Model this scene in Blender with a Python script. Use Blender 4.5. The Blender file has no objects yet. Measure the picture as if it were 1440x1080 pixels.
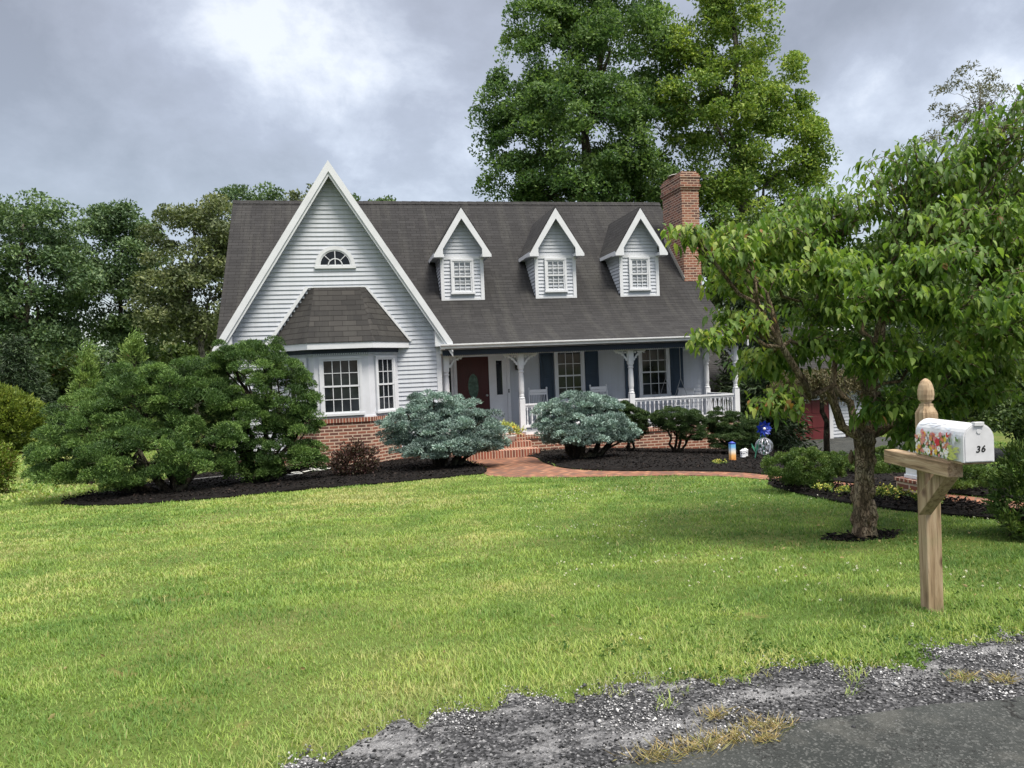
import bpy, bmesh, math, random
import numpy as np
from mathutils import Vector, Matrix

C = bpy.context.scene.collection
scene = bpy.context.scene
R = math.radians

# ------------------------------------------------------------------ camera, sky, sun, exposure
EYE = 1.65
yaw, pit, rol = R(11.87), R(-1.2), R(2.33)
fw = Vector((math.sin(yaw)*math.cos(pit), math.cos(yaw)*math.cos(pit), math.sin(pit)))
rt = Vector((math.cos(yaw), -math.sin(yaw), 0)); up = rt.cross(fw)
r2 = math.cos(rol)*rt - math.sin(rol)*up; u2 = math.sin(rol)*rt + math.cos(rol)*up
cam_d = bpy.data.cameras.new('camera'); cam = bpy.data.objects.new('camera', cam_d); C.objects.link(cam)
cam_d.sensor_width = 36; cam_d.lens = 27; cam_d.clip_end = 2000; cam_d.clip_start = 0.05
M = Matrix((r2, u2, -fw)).transposed().to_4x4(); M.translation = (0, 0, EYE); cam.matrix_world = M
scene.camera = cam
scene.view_settings.view_transform = 'Standard'; scene.view_settings.look = 'None'
scene.view_settings.exposure = 1.95; scene.view_settings.gamma = 1
scene.cycles.use_denoising = True
scene.cycles.max_bounces = 6; scene.cycles.transparent_max_bounces = 8

SUN_DIR = Vector((0.26, -0.44, 1.0)).normalized()      # towards the sun
sun_d = bpy.data.lights.new('sun', 'SUN'); sun_d.energy = 1.5; sun_d.angle = R(20); sun_d.color = (1, .92, .79)
sun = bpy.data.objects.new('sun', sun_d); C.objects.link(sun); sun.location = (10, -10, 30)
sun.rotation_euler = SUN_DIR.to_track_quat('Z', 'Y').to_euler()

def build_world():
    w = bpy.data.worlds.new('World'); scene.world = w; w.use_nodes = True
    nt = w.node_tree; nt.nodes.clear(); N = nt.nodes.new; L = nt.links.new
    out = N('ShaderNodeOutputWorld'); add = N('ShaderNodeAddShader')
    sky = N('ShaderNodeTexSky'); sky.sky_type = 'NISHITA'; sky.sun_disc = False
    sky.sun_elevation = math.asin(SUN_DIR.z); sky.sun_rotation = math.atan2(SUN_DIR.x, SUN_DIR.y)
    b1 = N('ShaderNodeBackground'); b1.inputs[1].default_value = 0.021; L(sky.outputs[0], b1.inputs[0])
    tc = N('ShaderNodeTexCoord'); sep = N('ShaderNodeSeparateXYZ'); L(tc.outputs['Generated'], sep.inputs[0])
    def math_(op, a, b=None, clamp=False):
        m = N('ShaderNodeMath'); m.operation = op; m.use_clamp = clamp
        for i, v in enumerate((a, b)):
            if v is None: continue
            if isinstance(v, (int, float)): m.inputs[i].default_value = v
            else: L(v, m.inputs[i])
        return m.outputs[0]
    zc = math_('MAXIMUM', sep.outputs[2], 0.0)
    den = math_('ADD', zc, 0.55)
    u = math_('DIVIDE', sep.outputs[0], den); v = math_('DIVIDE', sep.outputs[1], den)
    cmb = N('ShaderNodeCombineXYZ'); L(u, cmb.inputs[0]); L(v, cmb.inputs[1])
    mp = N('ShaderNodeMapping'); L(cmb.outputs[0], mp.inputs[0]); mp.inputs['Location'].default_value = (SKYX, SKYY, 0.0)
    def noise(scale, detail, rough, dist):
        n = N('ShaderNodeTexNoise'); L(mp.outputs[0], n.inputs['Vector']); n.inputs['Scale'].default_value = scale
        n.inputs['Detail'].default_value = detail; n.inputs['Roughness'].default_value = rough; n.inputs['Distortion'].default_value = dist
        return n.outputs[0]
    big = noise(1.7, 4, .55, .15); med = noise(4.6, 8, .62, .15)
    s = math_('ADD', math_('MULTIPLY', big, .80), math_('MULTIPLY', med, .58)); s = math_('SUBTRACT', s, .19)
    # a brighter opening in the cloud deck, left of the house gable and one far right, plus darker parts; the one behind the camera is added to dim the porch
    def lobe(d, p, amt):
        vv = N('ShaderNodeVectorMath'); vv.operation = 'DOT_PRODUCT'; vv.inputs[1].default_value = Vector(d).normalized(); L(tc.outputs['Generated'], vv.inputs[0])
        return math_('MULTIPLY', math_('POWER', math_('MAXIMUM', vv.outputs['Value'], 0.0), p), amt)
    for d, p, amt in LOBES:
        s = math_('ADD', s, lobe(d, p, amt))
    ramp = N('ShaderNodeValToRGB'); L(s, ramp.inputs[0]); e = ramp.color_ramp.elements
    e[0].position = .33; e[0].color = (.30, .275, .245, 1); e[1].position = .70; e[1].color = (1.0, 1.0, 1.0, 1)
    for pos, col in ((.43, (.385, .365, .35, 1)), (.53, (.475, .465, .475, 1)), (.61, (.66, .665, .69, 1))):
        x = ramp.color_ramp.elements.new(pos); x.color = col
    # an overcast sky is brighter overhead
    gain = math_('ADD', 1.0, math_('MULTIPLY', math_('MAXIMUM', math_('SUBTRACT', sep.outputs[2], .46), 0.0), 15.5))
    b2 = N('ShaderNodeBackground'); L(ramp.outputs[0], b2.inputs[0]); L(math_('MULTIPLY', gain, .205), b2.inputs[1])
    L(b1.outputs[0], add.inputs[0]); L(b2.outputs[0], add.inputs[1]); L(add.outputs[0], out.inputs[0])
SKYX, SKYY = 3.1, 1.7
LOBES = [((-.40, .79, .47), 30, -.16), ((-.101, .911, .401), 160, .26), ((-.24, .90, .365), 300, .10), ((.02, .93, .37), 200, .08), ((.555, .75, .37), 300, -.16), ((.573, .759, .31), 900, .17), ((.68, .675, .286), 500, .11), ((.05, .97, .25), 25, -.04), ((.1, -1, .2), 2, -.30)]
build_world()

# ------------------------------------------------------------------ ground shape
def sstep(a, b, t):
    t = np.clip((t-a)/(b-a), 0, 1); return t*t*(3-2*t)
def gz(x, y):
    t = np.clip(np.asarray(y, float)-3, 0, 18)
    return -0.04*t - 0.07*np.clip(np.asarray(x, float)-6, 0, 9)*sstep(8, 18, np.asarray(y, float))
def G(x, y): return float(gz(x, y))

# ------------------------------------------------------------------ materials
MATS = {}
class NT:
    def __init__(s, name):
        s.m = bpy.data.materials.new(name); s.m.use_nodes = True; s.t = s.m.node_tree; s.t.nodes.clear()
        s.out = s.n('ShaderNodeOutputMaterial'); s.p = s.n('ShaderNodeBsdfPrincipled'); s.l(s.p.outputs[0], s.out.inputs[0])
        MATS[name] = s.m
    def n(s, k, **kw):
        x = s.t.nodes.new(k)
        for a, b in kw.items(): setattr(x, a, b)
        return x
    def l(s, a, b): s.t.links.new(a, b)
    def set(s, rough=None, spec=None, metal=None, col=None):
        if rough is not None: s.p.inputs['Roughness'].default_value = rough
        if spec is not None: s.p.inputs['Specular IOR Level'].default_value = spec
        if metal is not None: s.p.inputs['Metallic'].default_value = metal
        if col is not None: s.p.inputs['Base Color'].default_value = (*col, 1)
    def coord(s, kind='Object', scale=(1, 1, 1)):
        tc = s.n('ShaderNodeTexCoord'); mp = s.n('ShaderNodeMapping'); s.l(tc.outputs[kind], mp.inputs[0]); mp.inputs['Scale'].default_value = scale
        return mp.outputs[0]
    def noise(s, vec, scale, detail=4, rough=.6, dist=0):
        n = s.n('ShaderNodeTexNoise'); s.l(vec, n.inputs['Vector']); n.inputs['Scale'].default_value = scale
        n.inputs['Detail'].default_value = detail; n.inputs['Roughness'].default_value = rough; n.inputs['Distortion'].default_value = dist
        return n.outputs[0]
    def ramp(s, fac, stops):
        r = s.n('ShaderNodeValToRGB'); s.l(fac, r.inputs[0]); el = r.color_ramp.elements
        while len(el) < len(stops): el.new(.5)
        for e, (p, c) in zip(el, stops): e.position = p; e.color = (*c, 1)
        return r.outputs[0]
    def mix(s, fac, a, b, mode='MIX'):
        m = s.n('ShaderNodeMix', data_type='RGBA', blend_type=mode)
        for sock, v in ((m.inputs[0], fac), (m.inputs[6], a), (m.inputs[7], b)):
            if isinstance(v, (int, float)): sock.default_value = v
            elif isinstance(v, tuple): sock.default_value = (*v, 1)
            else: s.l(v, sock)
        return m.outputs[2]
    def math(s, op, a, b=0.0):
        m = s.n('ShaderNodeMath', operation=op)
        for i, v in enumerate((a, b)):
            if isinstance(v, (int, float)): m.inputs[i].default_value = v
            else: s.l(v, m.inputs[i])
        return m.outputs[0]
    def bump(s, h, strength, dist=.01):
        b = s.n('ShaderNodeBump'); b.inputs['Strength'].default_value = strength; b.inputs['Distance'].default_value = dist
        s.l(h, b.inputs['Height']); s.l(b.outputs[0], s.p.inputs['Normal'])
    def base(s, c): s.l(c, s.p.inputs['Base Color'])
    def attr(s, name):
        a = s.n('ShaderNodeAttribute', attribute_name=name); return a.outputs['Fac']

def paint(name, col, rough=.45, var=.08, scale=3, spec=.4):
    t = NT(name); v = t.coord('Object'); n = t.noise(v, scale, 5, .65)
    d = tuple(c*(1-var*1.6) for c in col); b = tuple(min(1, c*(1+var*.5)) for c in col)
    t.base(t.ramp(n, [(.3, d), (.65, b)])); t.set(rough, spec); t.bump(t.noise(v, 60, 3), .03, .003); return t.m

def siding_mat(name, col):
    t = NT(name); v = t.coord('Object', (1, 1, 1)); n = t.noise(v, .8, 6, .7)
    streak = t.noise(t.coord('Object', (5, 5, .30)), 2.2, 5, .65)
    c = t.mix(t.math('MULTIPLY', t.ramp(streak, [(.42, (0, 0, 0)), (.70, (1, 1, 1))]), .5), col, (col[0]*.80, col[1]*.80, col[2]*.76))
    c = t.mix(t.math('MULTIPLY', n, .25), c, tuple(x*.9 for x in col))
    t.base(c); t.set(.5, .35); t.bump(t.noise(t.coord('Object', (4, 4, 60)), 3, 3), .12, .003); return t.m

def brick_mat(name, soldier=False, cols=((.27, .088, .055), (.13, .05, .04), (.34, .15, .10)), mortar=(.60, .47, .37), w=.225, h=.08, gap=.0135, offs=.5):
    t = NT(name); uv = t.n('ShaderNodeTexCoord').outputs['UV']
    br = t.n('ShaderNodeTexBrick'); t.l(uv, br.inputs['Vector'])
    br.offset = 0.0 if soldier else offs; br.inputs['Scale'].default_value = 1
    br.inputs['Brick Width'].default_value = w; br.inputs['Row Height'].default_value = h
    br.inputs['Mortar Size'].default_value = gap; br.inputs['Mortar Smooth'].default_value = .15; br.inputs['Bias'].default_value = 0
    br.inputs['Color1'].default_value = (0, 0, 0, 1); br.inputs['Color2'].default_value = (1, 1, 1, 1); br.inputs['Mortar'].default_value = (.5, .5, .5, 1)
    bc = t.ramp(br.outputs['Color'], [(0.0, cols[1]), (.30, cols[1]), (.42, cols[0]), (.75, cols[0]), (1.0, cols[2])])
    fine = t.noise(uv, 45, 4, .7); blot = t.noise(uv, 1.7, 4, .6)
    bc = t.mix(t.math('MULTIPLY', fine, .45), bc, (.10, .05, .04)); 
    c = t.mix(br.outputs['Fac'], bc, t.mix(fine, mortar, tuple(x*.72 for x in mortar)))
    c = t.mix(t.math('MULTIPLY', blot, .25), c, (.22, .17, .14))
    t.base(c); t.set(.88, .2)
    hgt = t.math('SUBTRACT', t.math('MULTIPLY', fine, .3), br.outputs['Fac']); t.bump(hgt, .7, .008); return t.m

def shingle_mat(name, a=(.0165, .0165, .0176), b=(.0355, .0355, .0372), w=.30, h=.14):
    t = NT(name); uv = t.n('ShaderNodeTexCoord').outputs['UV']
    wv = t.n('ShaderNodeMapping'); t.l(uv, wv.inputs[0])
    br = t.n('ShaderNodeTexBrick'); t.l(wv.outputs[0], br.inputs['Vector']); br.offset = .37; br.offset_frequency = 2
    br.inputs['Scale'].default_value = 1; br.inputs['Brick Width'].default_value = w; br.inputs['Row Height'].default_value = h
    br.inputs['Mortar Size'].default_value = .004; br.inputs['Mortar Smooth'].default_value = .3
    br.inputs['Color1'].default_value = (0, 0, 0, 1); br.inputs['Color2'].default_value = (1, 1, 1, 1); br.inputs['Mortar'].default_value = (.3, .3, .3, 1)
    big = t.noise(uv, .55, 6, .65); stk = t.noise(t.coord('Object', (2.4, .25, .25)), 1.4, 5, .6); fine = t.noise(uv, 140, 2, .7); mid = t.noise(uv, 9, 3, .6)
    c = t.ramp(br.outputs['Color'], [(0, a), (.55, tuple((x+y)/2 for x, y in zip(a, b))), (1, b)])
    c = t.mix(t.math('MULTIPLY', big, .6), c, (.0175, .0175, .0182)); c = t.mix(t.math('MULTIPLY', mid, .3), c, (.043, .043, .045))
    c = t.mix(t.math('MULTIPLY', fine, .35), c, (.050, .050, .052))
    c = t.mix(t.math('MULTIPLY', t.ramp(stk, [(.48, (0, 0, 0)), (.66, (1, 1, 1))]), .38), c, (.062, .062, .058)); c = t.mix(br.outputs['Fac'], c, (.012, .011, .011))
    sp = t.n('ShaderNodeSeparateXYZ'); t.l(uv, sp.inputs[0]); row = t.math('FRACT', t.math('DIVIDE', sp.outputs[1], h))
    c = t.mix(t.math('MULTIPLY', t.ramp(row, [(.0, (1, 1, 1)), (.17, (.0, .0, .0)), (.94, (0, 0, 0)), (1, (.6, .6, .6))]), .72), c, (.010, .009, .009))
    t.base(c); t.set(.92, .15)
    t.bump(t.math('SUBTRACT', t.math('ADD', t.math('MULTIPLY', br.outputs['Color'], .6), t.math('MULTIPLY', fine, .4)), br.outputs['Fac']), .8, .008); return t.m

def wood_mat(name):
    t = NT(name); v = t.coord('Object', (14, 14, 1.1)); n = t.noise(v, 2.2, 6, .6, .25); g = t.noise(t.coord('Object', (40, 40, 1.6)), 2, 4, .7)
    c = t.ramp(n, [(.34, (.16, .112, .07)), (.45, (.27, .195, .122)), (.54, (.34, .255, .166)), (.66, (.41, .32, .22))])
    c = t.mix(t.ramp(g, [(.57, (0, 0, 0)), (.66, (.8, .8, .8))]), c, (.12, .082, .052))
    mossn = t.noise(t.coord('Object'), 5, 4, .6)
    c = t.mix(t.math('MULTIPLY', t.ramp(mossn, [(.52, (0, 0, 0)), (.70, (1, 1, 1))]), .45), c, (.24, .25, .13))
    kn = t.n('ShaderNodeTexVoronoi'); t.l(t.coord('Object', (3.1, 3.1, 2.6)), kn.inputs['Vector']); kn.inputs['Scale'].default_value = 1.3
    c = t.mix(t.ramp(kn.outputs['Distance'], [(.10, (1, 1, 1)), (.18, (0, 0, 0))]), c, (.10, .06, .04))
    t.base(c); t.set(.85, .2); t.bump(t.math('ADD', n, t.math('MULTIPLY', g, .7)), .5, .006); return t.m
def wood_long(name):        # the same weathered wood with its grain along local Y
    t = NT(name); v = t.coord('Object', (14, 1.1, 14)); n = t.noise(v, 2.2, 6, .6, .25); g = t.noise(t.coord('Object', (30, 1.3, 34)), 2, 4, .7)
    c = t.ramp(n, [(.34, (.17, .118, .07)), (.45, (.28, .20, .122)), (.54, (.36, .268, .17)), (.66, (.43, .335, .225))])
    c = t.mix(t.ramp(g, [(.56, (0, 0, 0)), (.65, (.8, .8, .8))]), c, (.11, .072, .046))
    t.base(c); t.set(.85, .2); t.bump(t.math('ADD', n, t.math('MULTIPLY', g, .9)), .55, .007); return t.m

def bark_mat(name, a, b, sc=9):
    t = NT(name); v = t.coord('Object', (1, 1, .28)); n = t.noise(v, sc, 6, .7, .6); m = t.noise(t.coord('Object'), 3.5, 4, .6)
    c = t.ramp(n, [(.40, tuple(x*.28 for x in a)), (.49, a), (.60, b)]); c = t.mix(t.math('MULTIPLY', t.ramp(m, [(.5, (0, 0, 0)), (.62, (1, 1, 1))]), .55), c, (.21, .22, .15))
    cr = t.n('ShaderNodeTexVoronoi', feature='DISTANCE_TO_EDGE'); wv = t.n('ShaderNodeVectorMath', operation='MULTIPLY_ADD'); t.l(t.coord('Object', (1, 1, .42)), wv.inputs[2]); nn = t.n('ShaderNodeTexNoise'); t.l(t.coord('Object'), nn.inputs['Vector']); nn.inputs['Scale'].default_value = sc*1.5; t.l(nn.outputs['Color'], wv.inputs[0]); wv.inputs[1].default_value = (.05, .05, .05); t.l(wv.outputs[0], cr.inputs['Vector']); cr.inputs['Scale'].default_value = sc*3.2
    plate = t.ramp(cr.outputs['Distance'], [(.0, (0, 0, 0)), (.10, (1, 1, 1))]); c = t.mix(plate, tuple(x*.22 for x in a), c); fine = t.noise(t.coord('Object'), sc*14, 4, .7); c = t.mix(t.math('MULTIPLY', fine, .5), c, tuple(x*.45 for x in a))
    t.base(c); t.set(.92, .15); t.bump(t.math('ADD', t.math('MULTIPLY', plate, .8), t.math('ADD', n, t.math('MULTIPLY', fine, .5))), 1.0, .035); return t.m

def leaf_mat(name, cols, trans=.30, clump=(.65, 1.25), rough=.55, spec=.3, odd=None, odd_amt=.04):
    t = NT(name); r = t.attr('rnd'); k = t.attr('clump')
    n = len(cols); c = t.ramp(r, [(i/(n-1), x) for i, x in enumerate(cols)])
    if odd: c = t.mix(t.ramp(t.attr('odd'), [(1-odd_amt-.001, (0, 0, 0)), (1-odd_amt, (1, 1, 1))]), c, odd)
    hs = t.n('ShaderNodeHueSaturation'); t.l(c, hs.inputs['Color'])
    t.l(t.math('ADD', t.math('MULTIPLY', k, clump[1]-clump[0]), clump[0]), hs.inputs['Value'])
    t.l(t.math('ADD', t.math('MULTIPLY', k, -.03), .513), hs.inputs['Hue'])
    t.base(hs.outputs[0]); t.set(rough, spec)
    if trans:
        tr = t.n('ShaderNodeBsdfTranslucent'); ms = t.n('ShaderNodeMixShader'); ms.inputs[0].default_value = trans
        t.l(t.mix(1.0, hs.outputs[0], (1.25, 1.25, .75), 'MULTIPLY'), tr.inputs[0])
        t.l(t.p.outputs[0], ms.inputs[1]); t.l(tr.outputs[0], ms.inputs[2]); t.l(ms.outputs[0], t.out.inputs[0])
    return t.m

def flat(name, col, rough=.5, spec=.4, metal=0):
    t = NT(name); v = t.coord('Object'); n = t.noise(v, 8, 4, .6)
    t.base(t.ramp(n, [(.25, tuple(c*.82 for c in col)), (.75, tuple(min(1, c*1.08) for c in col))])); t.set(rough, spec, metal); return t.m

siding_mat('siding', (.475, .508, .572)); paint('trim', (.60, .625, .67), .42, .05)
paint('panel', (.59, .615, .67), .5, .05); paint('navy', (.018, .03, .06), .6, .1); paint('shutter', (.020, .040, .072), .5, .1)
paint('burgundy', (.045, .004, .008), .35, .12); paint('garage_red', (.115, .02, .025), .5, .12)
paint('ceiling_paint', (.55, .56, .58), .6, .06); paint('white_wood', (.72, .745, .79), .4, .06); paint('gutter_paint', (.58, .60, .63), .35, .08)
brick_mat('brick'); brick_mat('brick_soldier', True, w=.075, h=.22, gap=.011, cols=((.30, .075, .042), (.17, .05, .035), (.38, .13, .08)))
brick_mat('chimney_brick', cols=((.25, .085, .052), (.10, .042, .035), (.36, .17, .105)), mortar=(.50, .38, .30), gap=.013)
brick_mat('path_brick', cols=((.23, .085, .045), (.12, .05, .035), (.40, .19, .105)), mortar=(.13, .085, .055), w=.21, h=.105, gap=.012)
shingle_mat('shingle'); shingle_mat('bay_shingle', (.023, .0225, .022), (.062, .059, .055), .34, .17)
wood_mat('weathered_wood'); wood_long('weathered_beam')
bark_mat('dogwood_bark', (.30, .225, .15), (.50, .41, .30), 11); bark_mat('bark', (.10, .085, .07), (.19, .165, .14), 6); bark_mat('pale_bark', (.16, .15, .13), (.30, .28, .25), 6)
bark_mat('dark_bark', (.05, .04, .032), (.10, .08, .065), 12)
t = NT('glass_dark'); t.set(.05, .38, 0); v = t.coord('Object'); t.base(t.ramp(t.noise(v, 1.6, 3), [(.38, (.006, .008, .011)), (.62, (.026, .031, .038))])); t.bump(t.noise(v, 2.5, 2), .03, .01)
t = NT('oval_glass'); v = t.coord('Object'); t.base(t.ramp(t.noise(v, 9, 3), [(.4, (.02, .05, .045)), (.7, (.06, .12, .11))])); t.set(.12, .8); t.bump(t.noise(v, 30, 2), .3, .01)
t = NT('clear_glass'); tr = t.n('ShaderNodeBsdfTransparent'); gl = t.n('ShaderNodeBsdfGlossy'); gl.inputs['Roughness'].default_value = .03
ms = t.n('ShaderNodeMixShader'); ms.inputs[0].default_value = .13; t.l(tr.outputs[0], ms.inputs[1]); t.l(gl.outputs[0], ms.inputs[2]); t.l(ms.outputs[0], t.out.inputs[0])
t = NT('lace'); v = t.coord('Object', (18, 18, 3)); t.base(t.ramp(t.noise(v, 2.5, 4, .7), [(.35, (.09, .10, .11)), (.65, (.26, .275, .29))])); t.set(.9, .1)
t = NT('dark_room'); t.base(t.ramp(t.noise(t.coord('Object'), 4, 3), [(.3, (.008, .010, .012)), (.8, (.035, .038, .042))])); t.set(.9, .1)
flat('black_metal', (.02, .02, .022), .5); flat('ink', (.008, .008, .008), .6); flat('steel', (.55, .56, .58), .3, .5, 1.0); flat('chain', (.42, .43, .45), .4, .5, .6)
flat('mailbox_white', (.60, .615, .645), .35, .4); flat('pot_white', (.62, .62, .60), .5); flat('hose', (.55, .56, .54), .5); flat('stake_green', (.05, .22, .15), .5)
flat('blue_petal', (.012, .035, .30), .3, .6); flat('pink', (.62, .22, .24)); flat('coral', (.70, .25, .14)); flat('red', (.55, .03, .05)); flat('yellow', (.72, .50, .07)); flat('petal_white', (.80, .79, .78))
flat('lime', (.46, .52, .14)); flat('sage', (.13, .24, .07)); flat('mist', (.56, .60, .67)); flat('timber_grey', (.30, .29, .27), .9); flat('brown_wreath', (.05, .035, .03), .9); flat('glow_white', (.75, .76, .78), .4)
t = NT('sunset_print'); v = t.coord('Generated'); sp = t.n('ShaderNodeSeparateXYZ'); t.l(v, sp.inputs[0]); n = t.noise(v, 6, 3)
t.base(t.ramp(t.math('ADD', sp.outputs[2], t.math('MULTIPLY', t.math('SUBTRACT', n, .5), .25)), [(.05, (.20, .05, .02)), (.22, (.55, .19, .05)), (.5, (.78, .42, .14)), (.66, (.80, .74, .62)), (.86, (.16, .42, .72))])); t.set(.4, .4)
# vegetation
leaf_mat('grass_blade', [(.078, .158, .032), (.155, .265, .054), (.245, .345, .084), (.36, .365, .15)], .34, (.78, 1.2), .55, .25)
leaf_mat('weed_leaf', [(.055, .12, .02), (.09, .17, .03)], .3)
leaf_mat('dry_blade', [(.26, .20, .085), (.34, .28, .13), (.22, .24, .075)], .25)
leaf_mat('dogwood_leaf', [(.058, .122, .021), (.098, .190, .035), (.150, .250, .052), (.225, .290, .070)], .45, (.62, 1.25), .5, .22, odd=(.24, .14, .045), odd_amt=.03)
leaf_mat('maple_leaf', [(0.059, 0.125, 0.040), (0.099, 0.187, 0.058), (0.152, 0.251, 0.079)], .40, (.6, 1.25))
leaf_mat('bright_leaf', [(0.094, 0.181, 0.035), (0.156, 0.256, 0.050), (0.256, 0.338, 0.073)], .34, (.65, 1.3))
leaf_mat('wood_leaf', [(0.063, 0.118, 0.055), (0.095, 0.164, 0.071), (0.140, 0.216, 0.095)], .25, (.6, 1.25))
leaf_mat('wood_leaf_olive', [(0.084, 0.115, 0.054), (0.125, 0.165, 0.076), (0.175, 0.207, 0.095)], .25, (.6, 1.25))
leaf_mat('dark_conifer', [(.016, .036, .016), (.028, .055, .022), (.045, .080, .030)], .12, (.6, 1.25))
leaf_mat('understory', [(0.040, 0.077, 0.021), (0.066, 0.117, 0.029), (0.106, 0.158, 0.042)], .28, (.55, 1.25), odd=(.16, .09, .03), odd_amt=.04)
leaf_mat('hinoki', [(0.040, 0.090, 0.022), (0.069, 0.140, 0.034), (0.118, 0.202, 0.052)], .18, (.45, 1.5))
leaf_mat('light_tip', [(0.117, 0.206, 0.049), (0.179, 0.275, 0.069)], .2, (.7, 1.2), odd=(.18, .11, .05), odd_amt=.08)
leaf_mat('blue_spruce', [(0.129, 0.207, 0.185), (0.213, 0.308, 0.280), (0.336, 0.442, 0.409)], .08, (.45, 1.3), .65)
leaf_mat('yew', [(.022, .050, .014), (.036, .074, .020), (.06, .105, .028)], .12, (.65, 1.25))
leaf_mat('boxwood', [(.045, .095, .020), (.075, .135, .028), (.115, .18, .042)], .22, (.65, 1.25))
leaf_mat('gold_leaf', [(.085, .135, .022), (.14, .20, .034), (.21, .26, .05)], .3, (.7, 1.2))
leaf_mat('hedge_leaf', [(.10, .18, .02), (.16, .24, .03), (.12, .09, .03)], .3, (.6, 1.2))
leaf_mat('barberry', [(.040, .022, .020), (.065, .032, .028), (.045, .05, .022)], .2, (.6, 1.2))
leaf_mat('weeping_leaf', [(.075, .070, .030), (.105, .090, .042), (.085, .10, .035)], .25, (.6, 1.2))
leaf_mat('wispy_leaf', [(.10, .11, .075), (.15, .16, .11)], .25, (.8, 1.15))
leaf_mat('mulch_chip', [(.003, .003, .003), (.007, .006, .006), (.016, .013, .012), (.042, .032, .026)], 0, (.7, 1.2), .9, .15)
leaf_mat('stone', [(.018, .019, .021), (.07, .072, .077), (.24, .243, .25), (.62, .625, .63)], 0, (.8, 1.15), .85, .2)
leaf_mat('clover', [(.62, .62, .52), (.75, .74, .66)], .2, (.85, 1.1))
leaf_mat('yellow_flower', [(.55, .50, .08), (.62, .62, .16), (.20, .30, .05)], .2, (.85, 1.1))
# ground materials
t = NT('lawn_soil'); v = t.coord('Object'); a = t.noise(v, .35, 5, .6, .4); b = t.noise(v, 2.6, 5, .65); f = t.noise(v, 60, 3, .7)
c = t.ramp(a, [(.35, (.06, .10, .022)), (.5, (.09, .125, .03)), (.64, (.14, .145, .055))])
c = t.mix(t.ramp(b, [(.58, (0, 0, 0)), (.74, (1, 1, 1))]), c, (.22, .185, .075)); c = t.mix(t.math('MULTIPLY', f, .55), c, (.055, .085, .018))
t.base(c); t.set(.95, .1); t.bump(f, .6, .03)
t = NT('asphalt'); v = t.coord('Object'); vo = t.n('ShaderNodeTexVoronoi'); t.l(v, vo.inputs['Vector']); vo.inputs['Scale'].default_value = 110
n = t.noise(v, 1.3, 6, .7); f = t.noise(v, 260, 2, .7); dst = t.noise(v, 3.2, 4, .6)
c = t.ramp(n, [(.38, (.024, .028, .027)), (.62, (.044, .049, .047))]); c = t.mix(t.ramp(vo.outputs['Color'], [(.62, (0, 0, 0)), (.95, (1, 1, 1))]), c, (.12, .125, .122)); c = t.mix(t.math('MULTIPLY', f, .55), c, (.020, .021, .021))
cr = t.n('ShaderNodeTexVoronoi', feature='DISTANCE_TO_EDGE'); wv = t.n('ShaderNodeVectorMath', operation='ADD'); t.l(v, wv.inputs[0]); t.l(t.noise(v, 6, 4, .7), wv.inputs[1]); t.l(wv.outputs[0], cr.inputs['Vector']); cr.inputs['Scale'].default_value = .9
c = t.mix(t.ramp(cr.outputs['Distance'], [(.0, (1, 1, 1)), (.011, (0, 0, 0))]), c, (.010, .010, .010))
c = t.mix(t.math('MULTIPLY', t.ramp(dst, [(.52, (0, 0, 0)), (.66, (1, 1, 1))]), .3), c, (.11, .11, .10))
t.base(c); t.set(.88, .2); t.bump(t.math('ADD', vo.outputs['Distance'], t.math('MULTIPLY', f, .6)), .6, .006)
t = NT('gravel'); v = t.coord('Object'); vo = t.n('ShaderNodeTexVoronoi'); t.l(v, vo.inputs['Vector']); vo.inputs['Scale'].default_value = 80
n = t.noise(t.coord('Object', (1, 1.8, 1)), 1.5, 6, .72); b2 = t.noise(v, 300, 2, .6)
c = t.ramp(vo.outputs['Color'], [(.1, (.010, .011, .012)), (.5, (.034, .035, .038)), (.8, (.10, .102, .108)), (1, (.34, .343, .35))])
c = t.mix(t.math('MULTIPLY', t.ramp(n, [(.50, (0, 0, 0)), (.60, (1, 1, 1))]), .6), c, t.ramp(b2, [(.35, (.09, .092, .098)), (.65, (.40, .405, .415))]))
t.base(c); t.set(.9, .2); t.bump(vo.outputs['Distance'], .9, .012)
t = NT('mulch'); v = t.coord('Object'); n = t.noise(v, 22, 5, .75); a = t.noise(v, 1.2, 3)
c = t.ramp(n, [(.35, (.003, .003, .003)), (.55, (.008, .007, .007)), (.72, (.022, .018, .017))]); c = t.mix(t.math('MULTIPLY', a, .2), c, (.018, .014, .012))
t.base(c); t.set(.95, .15); t.bump(n, 1.0, .05)

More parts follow.
